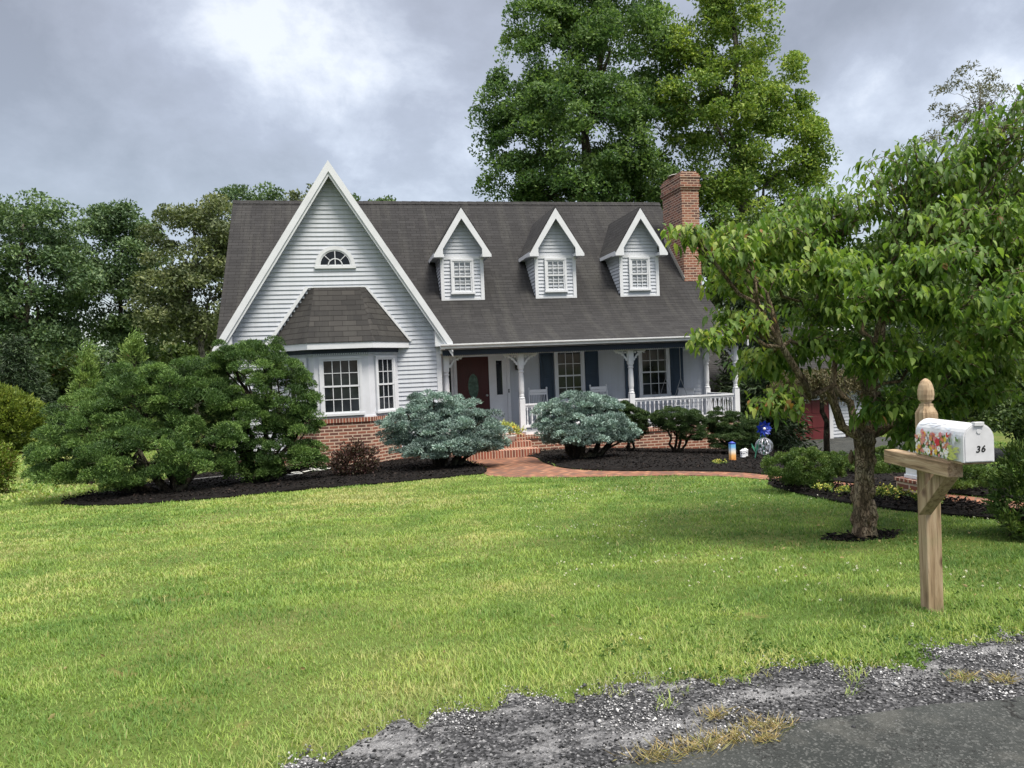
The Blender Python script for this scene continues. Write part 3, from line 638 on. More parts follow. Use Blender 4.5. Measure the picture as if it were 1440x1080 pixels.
# front gable ---------------------------------------------------------------
GX, GZ, GS, GY = -.31, 7.06, 1.575, 20.3        # ridge x, ridge height, slope, wall plane
def zg(x): return GZ-GS*abs(x-GX)
def front_gable():
    mb = MB()
    def sp(z):
        k = (GZ-.10-z)/GS; return (max(-2.92, GX-k), min(2.34, GX+k))
    laps(mb, (0, GY, 0), X, NF, -.32, 6.9, sp, .113)
    laps(mb, (2.34, 0, 0), (0, 1, 0), (1, 0, 0), -.32, 2.7, lambda z: (GY, 22.2)); laps(mb, (-2.92, 0, 0), (0, 1, 0), (-1, 0, 0), -.32, 2.7, lambda z: (GY, 22.2))
    mb.build('gable_wall', 'siding', HOUSE)
    b = MB(); b.box((-2.9, GY+.004, -1.4), (2.32, 22.25, -.32)); b.build('foundation', 'brick', HOUSE)
    MB().box((2.25, GY-.034, -.32), (2.375, GY+.09, 2.72)).build('corner_board', 'trim', HOUSE); MB().box((-2.955, GY-.034, -.32), (-2.83, GY+.09, 2.72)).build('corner_board', 'trim', HOUSE)
    r = MB(); F = 19.98; th = .10                                                     # roof slabs cut along the valleys
    for s in (-1, 1):
        xe = GX+s*2.95
        out = [(GX, F), (GX, ym(GZ)+.05)]
        for z in (6, 5, 4.2, 3.8, 3.46, 3.16, 2.86, 2.58): out.append((GX+s*(GZ-z)/GS, (ym(z) if s > 0 else max(ym(z), 22.55-(3.80-z)/1.037 if z < 3.8 else 0))+.05))
        out += [(xe, (ym(zg(xe)) if s > 0 else 21.25)+.06), (xe, F)]
        top = [(x, y, zg(x)) for x, y in out]; bot = [(x, y, zg(x)-th*1.8) for x, y in out]
        r.face(top if s < 0 else top[::-1]); r.face(bot[::-1] if s < 0 else bot)
        for i in range(len(out)): j = (i+1) % len(out); r.face([top[i], bot[i], bot[j], top[j]])
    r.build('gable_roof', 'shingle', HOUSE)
    k = MB(); W = .205                                        # rake boards (outer and inner step)
    for s in (-1, 1):
        for (y0, y1, d0, d1) in ((F-.03, F+.0, -.005, .145), (F+.004, F+.05, .13, W)):
            xo = 2.97
            pts = [(GX, GZ-d0*1.86), (GX+s*xo, GZ-GS*xo-d0*1.86)]; pin = [(GX+s*xo, GZ-GS*xo-d1*1.86), (GX, GZ-d1*1.86)]
            k.frame().prism(pts+pin if s > 0 else (pts+pin)[::-1], y0, y1)
        # closed box at the foot of the rake
        xo = GX+s*2.97; xi = GX+s*2.64; ze = zg(GX+2.97)-.02
        poly = [(xo, ze), (xo, ze-.07), (xi-s*.12, ze-.07), (xi-s*.12, ze+.34)]
        k.prism(poly if s < 0 else poly[::-1], F+.052, GY-.004)
    k.build('rake_board', 'trim', HOUSE)
    sf = MB()
    for s in (-1, 1):                                                                 # soffit under the overhang
        a = [(GX, F+.05, GZ-.20), (GX+s*2.75, F+.05, GZ-.20-GS*2.75), (GX+s*2.75, GY, GZ-.20-GS*2.75), (GX, GY, GZ-.20)]
        sf.face(a if s < 0 else a[::-1])
    sf.build('soffit', 'trim', HOUSE)
    # half round window
    w = MB().frame((-.245, GY-.012, 4.46), X, NF); N = 20
    for (ra, rb, y) in ((.405, .50, .045), (.37, .405, .03)):
        for i in range(N):
            a, b = math.pi*i/N, math.pi*(i+1)/N
            p = [(ra*math.cos(a), ra*math.sin(a)), (rb*math.cos(a), rb*math.sin(a)), (rb*math.cos(b), rb*math.sin(b)), (ra*math.cos(b), ra*math.sin(b))]
            w.prism(p[::-1], 0, y)
    for i in range(12):
        a, b = math.pi*i/12, math.pi*(i+1)/12; p = [(.165*math.cos(a), .165*math.sin(a)), (.19*math.cos(a), .19*math.sin(a)), (.19*math.cos(b), .19*math.sin(b)), (.165*math.cos(b), .165*math.sin(b))]; w.prism(p[::-1], .012, .03)
    w.bar((0, .022, 0), (0, .022, .38), .02, .018); w.bar((.13, .022, .13), (.265, .022, .265), .018); w.bar((-.13, .022, .13), (-.265, .022, .265), .018)
    w.box((-.52, 0, -.075), (.52, .05, 0)); w.box((-.37, .01, 0), (.37, .03, .02))
    wo = w.build('arched_window', 'trim', HOUSE)
    g = MB().frame((-.245, GY-.012, 4.46), X, NF); g.prism([(.39*math.cos(math.pi*i/N), .39*math.sin(math.pi*i/N)) for i in range(N+1)][::-1], .010, .0175); g.build('pane', 'glass_dark', wo)
front_gable()

# bay window ------------------------------------------------------------------
def bay():
    BX, YF, hw, YW, hwW = -.2, 19.44, .67, GY-.004, 1.46
    root = bpy.data.objects.new('bay_window', None); C.objects.link(root); root.parent = HOUSE; root.location = (-2.2, -2.5, .0)
    plan = [(BX-hwW, YW), (BX-hw, YF), (BX+hw, YF), (BX+hwW, YW)]
    def shell(mb, p, z0, z1):
        for a, b in zip(p, p[1:]): mb.face([(*a, z0), (*b, z0), (*b, z1), (*a, z1)])
        mb.face([(*q, z1) for q in p]); mb.face([(*q, z0) for q in p][::-1])
    def off(d): return [(BX-hwW-d*1.2, YW), (BX-hw-d*.45, YF-d), (BX+hw+d*.45, YF-d), (BX+hwW+d*1.2, YW)]
    b = MB(); shell(b, plan, -1.3, .47); b.build('brick_base', 'brick', root)
    b = MB(); shell(b, off(.03), .47, .575); b.build('brick_sill', 'brick_soldier', root)
    b = MB(); shell(b, off(-.02), .575, 2.16); shell(b, off(.0), .575, .615); b.build('bay_wall', 'panel', root)
    b = MB(); shell(b, off(.012), 2.15, 2.29)
    b.build('frieze', 'navy', root)
    d = MB()
    for a, c in zip(off(.03), off(.03)[1:]):                                           # scalloped trim under the eave
        L = math.dist(a, c); n = int(L/.042)
        for i in range(n):
            t0, t1 = (i+.18)/n, (i+.82)/n; p = [(a[0]+(c[0]-a[0])*t, a[1]+(c[1]-a[1])*t) for t in (t0, t1)]
            d.face([(*p[0], 2.135), (*p[1], 2.135), (*p[1], 2.185), (*p[0], 2.185)])
    d.build('scallop_trim', 'mist', root)
    e = MB(); shell(e, off(.25), 2.29, 2.44); e.build('eave', 'trim', root)
    rf = MB(); o = off(.27); zt, ze = 3.90, 2.445; tl, trr = (BX-.74, YW), (BX+.69, YW); ml, mr = (BX-.60, YW-.04), (BX+.55, YW-.04)
    rf.face([(*o[0], ze), (*o[1], ze), (*ml, zt), (*tl, zt)]); rf.face([(*o[1], ze), (*o[2], ze), (*mr, zt), (*ml, zt)]); rf.face([(*o[2], ze), (*o[3], ze), (*trr, zt), (*mr, zt)])
    rf.face([(*tl, zt), (*ml, zt), (*mr, zt), (*trr, zt)]); rf.build('bay_roof', 'bay_shingle', root)
    fl = MB(); fl.bar((tl[0]-.02, YW-.02, zt+.01), (trr[0]+.02, YW-.02, zt+.01), .03, .03); fl.bar((o[0][0]-.03, YW-.05, ze+.02), (tl[0]-.03, YW-.05, zt+.02), .08, .06, (0, 1, 0)); fl.bar((o[3][0]+.015, YW-.03, ze+.02), (trr[0]+.015, YW-.03, zt+.01), .06, .05, (0, 1, 0)); fl.build('flashing', 'trim', root)
    # windows: a wide one in front, a narrow one on each slanted side
    O, h, n = (BX-.02, YF+.02, .70), X, NF
    w = window(root, 'window', O, h, n, .90, 1.34, 4, 2, .065); pane(w, O, h, n, .90, 1.34)
    for s in (-1, 1):
        a = Vector((BX+s*hw, YF+.02, 0)); c = Vector((BX+s*hwW, YW, 0)); dv = (c-a).normalized(); nn = Vector((dv.y, -dv.x, 0)) if s > 0 else Vector((-dv.y, dv.x, 0))
        hh = dv if s > 0 else -dv; m = (a+c)/2; O = (m.x-nn.x*.0, m.y, .70)
        w = window(root, 'window', O, hh, nn, .62, 1.34, 3, 2, .06); pane(w, O, hh, nn, .62, 1.34)
    bl = MB().frame((BX-.02, YF+.02, .70), X, NF)                                       # a pale lamp globe just inside
    return root
bay()

# dormers -----------------------------------------------------------------------
def dormer(cx):
    YD = 22.48; zb = 3.70; hw = .63; ze = 5.02; ap = 6.42; sl = (ap-5.10)/.82; YO = 22.2
    root = bpy.data.objects.new('dormer', None); C.objects.link(root); root.parent = HOUSE; root.location = Vector((cx, YD, zb))-Vector(HOUSE.location)
    w = MB()
    laps(w, (0, YD, 0), X, NF, zb+.03, ap-.22, lambda z: (cx-min(hw, (ap-.13-z)/sl), cx+min(hw, (ap-.13-z)/sl)), .105)
    for s in (-1, 1):
        laps(w, (cx+s*hw, 0, 0), (0, 1, 0), (s, 0, 0), zb-.1, ze+.1, lambda z: (YD+.0, max(YD, ym(z)+.03)), .105)
    w.build('wall', 'siding', root)
    t = MB()
    for s in (-1, 1): t.box((cx+s*hw-(.09 if s > 0 else .012), YD-.036, zb), (cx+s*hw+(.012 if s > 0 else .09), YD, ze)); 
    t.box((cx-hw, YD-.031, zb-.05), (cx+hw, YD, zb+.06)); t.box((cx-hw+.1, YD-.030, ze-.12), (cx+hw-.1, YD, ze-.03)); t.build('corner_board', 'trim', root)
    r = MB()
    for s in (-1, 1):
        xe = .83; pts = [(0, YO), (0, ym(ap)+.06)]
        for z in (6.1, 5.7, 5.35): pts.append(((ap-z)/sl, ym(z)+.06))
        pts += [(xe, ym(ap-sl*xe)+.06), (xe, YO)]
        top = [(cx+s*x, y, ap-sl*x) for x, y in pts]; bot = [(cx+s*x, y, ap-sl*x-.085) for x, y in pts]
        r.face(top if s < 0 else top[::-1]); r.face(bot[::-1] if s < 0 else bot)
        for i in range(len(pts)): j = (i+1) % len(pts); r.face([top[i], bot[i], bot[j], top[j]])
    r.build('dormer_roof', 'shingle', root)
    k = MB()
    for s in (-1, 1):
        poly = [(cx, ap-.06), (cx+s*.845, ap-sl*.845-.06), (cx+s*.845, 4.93), (cx+s*.575, 4.93), (cx+s*.575, 5.17), (cx, ap-.37)]
        k.frame().prism(poly if s > 0 else poly[::-1], YO-.022, YO+.03)
        k.box((min(cx+s*.55, cx+s*.84), YO+.03, 4.932), (max(cx+s*.55, cx+s*.84), YD+.0, 5.02))          # eave return soffit
        yb = ym(5.02)
        k.box((min(cx+s*.80, cx+s*.835), YO+.03, 4.965), (max(cx+s*.80, cx+s*.835), yb, 5.075)); k.box((min(cx+s*.64, cx+s*.80), YD, 4.985), (max(cx+s*.64, cx+s*.80), yb-.03, 5.0))
        a = [(cx, YO+.03, ap-.15), (cx+s*.80, YO+.03, ap-.15-sl*.80), (cx+s*.80, YD, ap-.15-sl*.80), (cx, YD, ap-.15)]
        k.face(a if s < 0 else a[::-1])
    k.build('rake_board', 'trim', root)
    O, h, n = (cx, YD-.022, 3.93), X, NF
    window(root, 'window', O, h, n, .56, .92, 3, 2, .06, curtain=True)
for cx in (3.36, 6.2, 8.88): dormer(cx)

# chimney -------------------------------------------------------------------------
def chimney():
    c = MB(); x0, x1, y0, y1 = 10.60, 11.19, 22.95, 24.45
    c.box((x0, y0, -1.2), (x1, y1, 7.12))
    for i, (z0, z1, e) in enumerate(((7.12, 7.195, .03), (7.195, 7.27, .06), (7.27, 7.50, .03), (7.50, 7.575, .05), (7.575, 7.65, .015), (7.65, 7.72, -.035))):
        c.box((x0-e, y0-e, z0), (x1+e, y1+e, z1))
    o = c.build('chimney', 'chimney_brick', HOUSE)
    m = MB(); m.lathe([(.40, 7.72), (.36, 7.75), (.2, 7.79), (.12, 7.80)], ((x0+x1)/2, (y0+y1)/2, 0), 14); m.build('chimney_crown', 'timber_grey', o)
    f = MB(); f.bar((x0-.01, 22.94, zm(22.95)+.06), (x0-.01, 24.4, zm(24.4)+.06), .02, .14); f.build('flashing', 'timber_grey', o)
chimney()

# porch ---------------------------------------------------------------------------
PF = -.12
def porch():
    d = MB(); d.box((2.38, 20.46, -.20), (11.05, 22.18, PF)); d.build('porch_floor', 'white_wood', HOUSE)
    b = MB(); b.box((4.5, 20.36, -1.5), (11.02, 20.62, -.30)); b.box((10.8, 20.62, -1.6), (11.02, 22.3, -.30)); b.build('porch_base', 'brick', HOUSE)
    b = MB(); b.box((4.48, 20.33, -.295), (11.05, 20.63, -.19)); b.build('brick_coping', 'brick_soldier', HOUSE)
    s = MB()                                                                           # brick steps
    s.box((2.45, 20.0, -.9), (4.52, 20.5, -.13)); s.box((2.45, 19.62, -.9), (4.60, 20.0, -.29)); s.box((2.5, 19.2, -.95), (4.70, 19.62, -.45))
    s.build('step', 'brick_soldier', HOUSE)
    c = MB(); c.box((2.35, 20.3, 2.175), (10.95, 22.2, 2.20)); c.build('porch_ceiling', 'ceiling_paint', HOUSE)
    m = MB(); m.box((2.36, 20.42, 2.03), (11.02, 20.56, 2.175)); m.box((10.90, 20.56, 2.03), (11.02, 22.2, 2.175)); m.build('porch_beam', 'trim', HOUSE)
    nb = MB(); nb.box((2.40, 20.16, 2.055), (11.08, 20.20, 2.19)); nb.build('frieze', 'navy', HOUSE)
    sc = MB()
    for i in range(150):
        x = 2.42+i*.0576; sc.frame().prism([(x, 2.056), (x+.008, 2.035), (x+.024, 2.028), (x+.04, 2.035), (x+.048, 2.056)], 20.162, 20.185)
    sc.build('scallop_trim', 'navy', HOUSE)
    g = MB(); pr = [(20.16, 2.19), (19.97, 2.19), (19.94, 2.225), (19.935, 2.27), (19.90, 2.30), (19.90, 2.335), (19.925, 2.335), (19.96, 2.30), (20.16, 2.30)]
    g.frame((2.33, 0, 0), (0, 1, 0), (1, 0, 0)).prism(pr, 0, 8.80); g.build('gutter', 'gutter_paint', HOUSE, bevel=.004)
    fs = MB(); fs.box((2.33, 20.165, 2.10), (11.10, 20.30, 2.178)); fs.build('soffit', 'trim', HOUSE)
    # columns
    Y0 = 20.5
    def column(x, y, foot=PF, side=(-1, 1), zt=2.03):
        k = MB(); k.box((x-.075, y-.075, foot), (x+.075, y+.075, .78))
        H = [(.068, .78), (.085, .80), (.085, .825), (.064, .85), (.072, .88), (.062, .92), (.074, 1.0), (.075, 1.2), (.070, 1.42), (.062, 1.50), (.080, 1.52), (.080, 1.545), (.062, 1.57), (.075, 1.60), (.075, 1.62)]
        k.lathe(H, (x, y, 0), 14); k.box((x-.075, y-.075, 1.62), (x+.075, y+.075, zt))
        o = k.build('porch_column', 'white_wood', HOUSE, bevel=.004)
        for s in side:
            br = MB(); pts = [(0, 0), (.40, 0), (.40, -.03), (.36, -.045), (.345, -.075), (.30, -.085), (.285, -.065), (.25, -.075), (.225, -.12), (.17, -.125), (.165, -.165), (.12, -.185), (.115, -.225), (.07, -.245), (.065, -.285), (.03, -.31), (0, -.31)]
            outline = [(x+s*(.075+p), zt-.004+q) for p, q in pts]
            bm = bmesh.new(); 
            # a pierced scroll: the outline with round holes left between its strips
            br.frame()
            strips = [([0, 1, 2, 3], None)]
            br.prism([(x+s*(.075+p), zt-.004+q) for p, q in ((0, 0), (.40, 0), (.40, -.028), (0, -.028))][::s], y-.016, y+.016)
            br.prism([(x+s*(.075+p), zt-.004+q) for p, q in ((0, -.028), (.026, -.028), (.026, -.31), (0, -.31))][::s], y-.016, y+.016)
            arc = [(.40-.03, -.028), (.335, -.055), (.285, -.060), (.23, -.085), (.175, -.11), (.125, -.15), (.09, -.20), (.055, -.24), (.026, -.30)]
            for (p0, q0), (p1, q1) in zip(arc, arc[1:]): br.bar((x+s*(.075+p0), y, zt+q0), (x+s*(.075+p1), y, zt+q1), .042, .04)
            for p, q, rr in ((.335, -.075, .022), (.255, -.098, .024), (.165, -.145, .026), (.095, -.225, .022), (.05, -.285, .018), (.075, -.075, .03), (.15, -.06, .022)):
                br.prism([(x+s*(.075+p)+rr*math.cos(a), zt+q+rr*math.sin(a)) for a in np.linspace(0, 2*math.pi, 9)[:-1]], y-.015, y+.015)
            br.build('bracket', 'white_wood', o)
            bm.free()
        return o
    column(2.52, Y0, side=(1,)); column(4.57, Y0); column(7.74, Y0)
    column(10.95, Y0, side=(-1,)); column(10.82, 22.08, side=())
    # railing
    def rail(a, b, n):
        a = Vector(a); b = Vector(b); dv = (b-a).normalized()
        k = MB(); 
        for z, w, hh in ((.625, .085, .05), (.575, .045, .05), (.035, .06, .07)): k.bar(a+Vector((0, 0, z)), b+Vector((0, 0, z)), w, hh)
        o = k.build('railing', 'white_wood', HOUSE, bevel=.004); o['label'] = 'white wooden railing with square balusters'
        first = None
        for i in range(n):
            p = a+(b-a)*((i+.5)/n)
            if first is None:
                q = MB(); q.box((p.x-.018, p.y-.018, .07), (p.x+.018, p.y+.018, .15)); q.lathe([(.018, .15), (.012, .165), (.019, .2), (.021, .24), (.014, .34), (.012, .44), (.017, .46), (.018, .47)], (p.x, p.y, 0), 8); q.box((p.x-.018, p.y-.018, .47), (p.x+.018, p.y+.018, .56))
                first = q.build('baluster', 'white_wood', o); p0 = p
            else:
                c = first.copy(); C.objects.link(c); c.parent = o; c.location = p-p0
    rail((4.64, Y0, 0), (7.67, Y0, 0), 23); rail((7.81, Y0, 0), (10.88, Y0, 0), 23); rail((10.90, Y0+.07, 0), (10.82, 22.0, 0), 11)
porch()

# entrance and porch windows --------------------------------------------------------
def entrance():
    Y = 22.2-.027; e = MB().frame((0, Y, PF), X, NF)
    z1 = 2.14
    e.box((2.56, 0, 0), (2.66, .06, z1)); e.box((2.94, 0, 0), (3.03, .06, z1)); e.box((3.97, 0, 0), (4.06, .06, z1)); e.box((4.50, 0, 0), (4.60, .06, z1)); e.box((2.56, 0, z1), (4.60, .07, z1+.16)); e.box((2.56, 0, -.04), (4.6, .10, .03))
    e.build('door_frame', 'trim', HOUSE)
    d = MB().frame((3.5, Y, PF), X, NF); N = 28; hw, hh = .47, 1.055
    ov = [(.155*math.cos(2*math.pi*i/N), 1.28+.36*math.sin(2*math.pi*i/N)) for i in range(N)]
    d.box((-hw, .004, .03), (hw, .036, 2.13))
    for i in range(N):
        j = (i+1) % N; a, b = ov[i], ov[j]; A = (a[0]*1.22, 1.28+(a[1]-1.28)*1.1); B = (b[0]*1.22, 1.28+(b[1]-1.28)*1.1); d.prism([A, a, b, B], .036, .052)
    for (x0, x1, z0, zz) in ((-.36, .36, .68, .80), (-.36, .36, .18, .58)):                # raised panels
        d.box((x0, .036, z0), (x1, .042, zz)); d.box((x0+.04, .042, z0+.035), (x1-.04, .049, zz-.035))
    for s in (-1, 1): d.box((min(s*.26, s*.40), .036, .92), (max(s*.26, s*.40), .043, 1.98))
    do = d.build('door', 'burgundy', HOUSE, bevel=.003)
    g = MB().frame((3.5, Y, PF), X, NF); g.prism(ov[::-1], .034, .046)
    g.build('oval_window', 'oval_glass', do)
    h = MB(); h.lathe([(.028, 0), (.03, .01), (.012, .02), (.012, .05), (.03, .06), (.032, .08), (.015, .095)], (0, 0, 0), 10); hv = MB().frame((3.89, Y-.036, .88), (1, 0, 0), (0, 0, 1), (0, -1, 0))
    hv.lathe([(.028, 0), (.03, .01), (.012, .02), (.012, .05), (.03, .06), (.032, .08), (.015, .095)], (0, 0, 0), 10); hv.build('handle', 'steel', do)
    for x0, x1 in ((2.66, 2.94), (4.06, 4.50)):                                           # side lights
        s = MB().frame((0, Y, PF), X, NF); m = (x0+x1)/2; ww = (x1-x0)
        s.box((x0, .004, .03), (x1, .03, 2.14)); s.box((x0+.05, .03, .14), (x1-.05, .038, .78)); s.box((x0+.085, .038, .18), (x1-.085, .044, .74))
        gx0, gx1 = m-ww*.20, m+ww*.20
        for a in ((gx0-.045, gx0, 1.0, 2.0), (gx1, gx1+.045, 1.0, 2.0)): s.box((a[0], .03, a[2]), (a[1], .046, a[3]))
        s.box((gx0-.045, .03, .955), (gx1+.045, .046, 1.0)); s.box((gx0-.045, .03, 2.0), (gx1+.045, .046, 2.045))
        so = s.build('sidelight', 'trim', HOUSE, bevel=.002)
        p = MB().frame((0, Y, PF), X, NF); p.box((gx0, .03, 1.0), (gx1, .036, 2.0)); p.build('pane', 'glass_dark', so)
    dk = MB().frame((4.545, Y-.06, .98), X, NF); dk.box((-.018, 0, -.05), (.018, .02, .05)); dk.mat(1).box((-.008, .02, -.012), (.008, .028, .012)); dk.build('doorbell', ['black_metal', 'steel'], HOUSE)
    l = MB().frame((4.82, Y, 1.75), X, NF)                                                # wall lantern
    l.box((-.05, 0, -.12), (.05, .03, .12)); l.bar((0, .03, .08), (0, .14, .12), .025); l.box((-.06, .08, -.17), (.06, .2, -.15)); l.box((-.075, .065, .05), (.075, .215, .07)); l.prism([(-.07, .07), (.07, .07), (.0, .15)], .07, .21)
    for sx in (-1, 1):
        for yy in (.09, .19): l.box((sx*.055-.008, yy-.008, -.15), (sx*.055+.008, yy+.008, .05))
    lo = l.build('wall_lantern', 'black_metal', HOUSE); lg = MB().frame((4.82, Y, 1.75), X, NF); lg.box((-.045, .098, -.148), (.045, .182, .048)); lg.build('lantern_glass', 'glass_dark', lo)
    for cx, w in ((6.43, .78), (9.13, .86)):
        O = (cx, Y, .62); wo = window(HOUSE, 'window', O, X, NF, w, 1.46, 3, 2, .075); pane(wo, O, X, NF, w, 1.46)
        for s in (-1, 1):
            x0 = cx+s*(w/2+.10)-(0 if s > 0 else .42); sh = MB().frame((x0, Y, .56), X, NF)
            sh.box((0, 0, 0), (.42, .022, 1.62))
            for a in ((0, .06, 0, 1.62), (.36, .42, 0, 1.62)): sh.box((a[0], .022, a[2]), (a[1], .036, a[3]))
            for z0, zz in ((0, .1), (.76, .84), (1.54, 1.62)): sh.box((.06, .022, z0), (.36, .036, zz))
            for z0, zz in ((.14, .72), (.88, 1.50)): sh.box((.095, .022, z0), (.325, .031, zz))
            sh.build('shutter', 'shutter', HOUSE, bevel=.003)
entrance()

# ------------------------------------------------------------------ things on the porch
def rocking_chair(loc, rz, label):
    t = thing('rocking_chair', label, 'chair', (0, 0, 0), 0, 'white rocking chairs on the porch')
    W = 'white_wood'
    s = MB(); s.box((-.25, -.25, .40), (.25, .22, .425)); s.build('seat', W, t, bevel=.006)
    b = MB()
    for i in range(9): x = -.19+i*.0475; b.bar((x, .235, .50), (x, .345, .98), .014, .022)
    b.bar((-.25, .23, .485), (.25, .23, .485), .035, .05); b.bar((-.25, .345, .99), (.25, .345, .99), .03, .06); b.bar((-.25, .355, 1.07), (.25, .355, 1.07), .028, .085)
    b.build('backrest', W, t)
    for sx in (-1, 1):
        p = MB(); p.tube([(sx*.26, .20, .06), (sx*.26, .23, .42), (sx*.26, .30, .80), (sx*.26, .37, 1.13)], [.02, .022, .022, .02], 8); p.lathe([(.02, 0), (.028, .02), (.026, .045), (.008, .065)], (sx*.26, .372, 1.12), 8); p.build('back_post', W, t, smooth=True)
        f = MB(); f.tube([(sx*.27, -.24, .06), (sx*.27, -.245, .42), (sx*.27, -.25, .64)], .02, 8); f.build('leg', W, t, smooth=True)
        a = MB(); a.box((sx*.275-.04, -.30, .64), (sx*.275+.04, .30, .665)); a.build('armrest', W, t, bevel=.006)
        r = MB(); pts = [(sx*.265, y, .03+.16*(y*y)) for y in np.linspace(-.42, .55, 10)]; r.tube(pts, .02, 6); r.build('rocker', W, t, smooth=True)
    for yy in (-.24, .21): MB().bar((-.26, yy, .22), (.26, yy, .22), .022).build('stretcher', W, t)
    t.location = loc; t.rotation_euler = (0, 0, rz); return t
def copy_tree(o, parent=None):
    c = o.copy(); C.objects.link(c); c.parent = parent
    for ch in [x for x in bpy.data.objects if x.parent == o]: copy_tree(ch, c)
    return c
rc = rocking_chair((5.27, 21.35, PF), R(-8), 'white slatted rocking chair on the porch just right of the pierced column near the entrance')
rc2 = copy_tree(rc); rc2.location = (7.22, 21.4, PF); rc2.rotation_euler = (0, 0, R(6)); rc2['label'] = 'white slatted rocking chair on the porch between the middle window and the third column'

def porch_swing():
    t = thing('porch_swing', 'white wooden porch swing hanging on chains in front of the right hand porch window', 'swing', (9.45, 21.45, PF))
    O = Vector((9.45, 21.45, 0)); W = 'white_wood'; s = MB()
    for i in range(6): s.bar((9.22+i*.09, 20.92, .36), (9.22+i*.09, 21.98, .36), .075, .02)
    s.build('seat', W, t)
    b = MB()
    for i in range(13): y = 20.95+i*.083; b.bar((9.72, y, .38), (9.84, y, .80), .05, .016, (1, 0, 0))
    b.bar((9.84, 20.9, .80), (9.84, 22.0, .80), .03, .07); b.build('backrest', W, t)
    for y in (20.90, 22.0):
        a = MB(); a.bar((9.14, y, .58), (9.86, y, .60), .06, .03); a.bar((9.22, y, .34), (9.22, y, .58), .04); a.lathe([(.02, 0), (.055, .01), (.055, .03), (.02, .04)], (9.14, y, .56), 10); a.build('armrest', W, t)
        c = MB(); c.tube([(9.22, y, .60), (9.42, y, 1.15)], .007, 5); c.tube([(9.62, y, .60), (9.42, y, 1.15)], .007, 5); c.tube([(9.42, y, 1.15), (9.42, y, 2.175)], .008, 5); c.build('chain', 'chain', t)
porch_swing()

def flower_pot():
    x, y, z = 4.02, 19.82, -.29
    t = thing('flower_pot', 'round white pot of yellow flowers standing on the brick steps', 'flower pot', (x, y, z))
    p = MB(); p.lathe([(.12, 0), (.165, .05), (.19, .13), (.205, .15), (.205, .175), (.18, .175), (.17, .14), (.05, .13)], (x, y, z), 20); p.build('pot', 'pot_white', t, smooth=True)
    rng = np.random.default_rng(5); n = 60
    Cc = np.stack([x+rng.normal(size=n)*.15, y+rng.normal(size=n)*.13, z+.22+rng.random(n)*.22], 1); Dd = unit(np.stack([Cc[:, 0]-x, Cc[:, 1]-y, np.full(n, .25)], 1))
    foliage('plant', t, 'lime', Cc, Dd, 14, .04, .11, .025, rng, .9, .5, .3)
    n = 14; Cc = np.stack([x+rng.normal(size=n)*.15, y-.06+rng.normal(size=n)*.10, z+.25+rng.random(n)*.16], 1)
    for q in Cc: foliage('flower', t, 'yellow', q[None], unit(rng.normal(size=(1, 3))), 14, .022, .05, .04, rng, .3, 1, .2)
flower_pot()

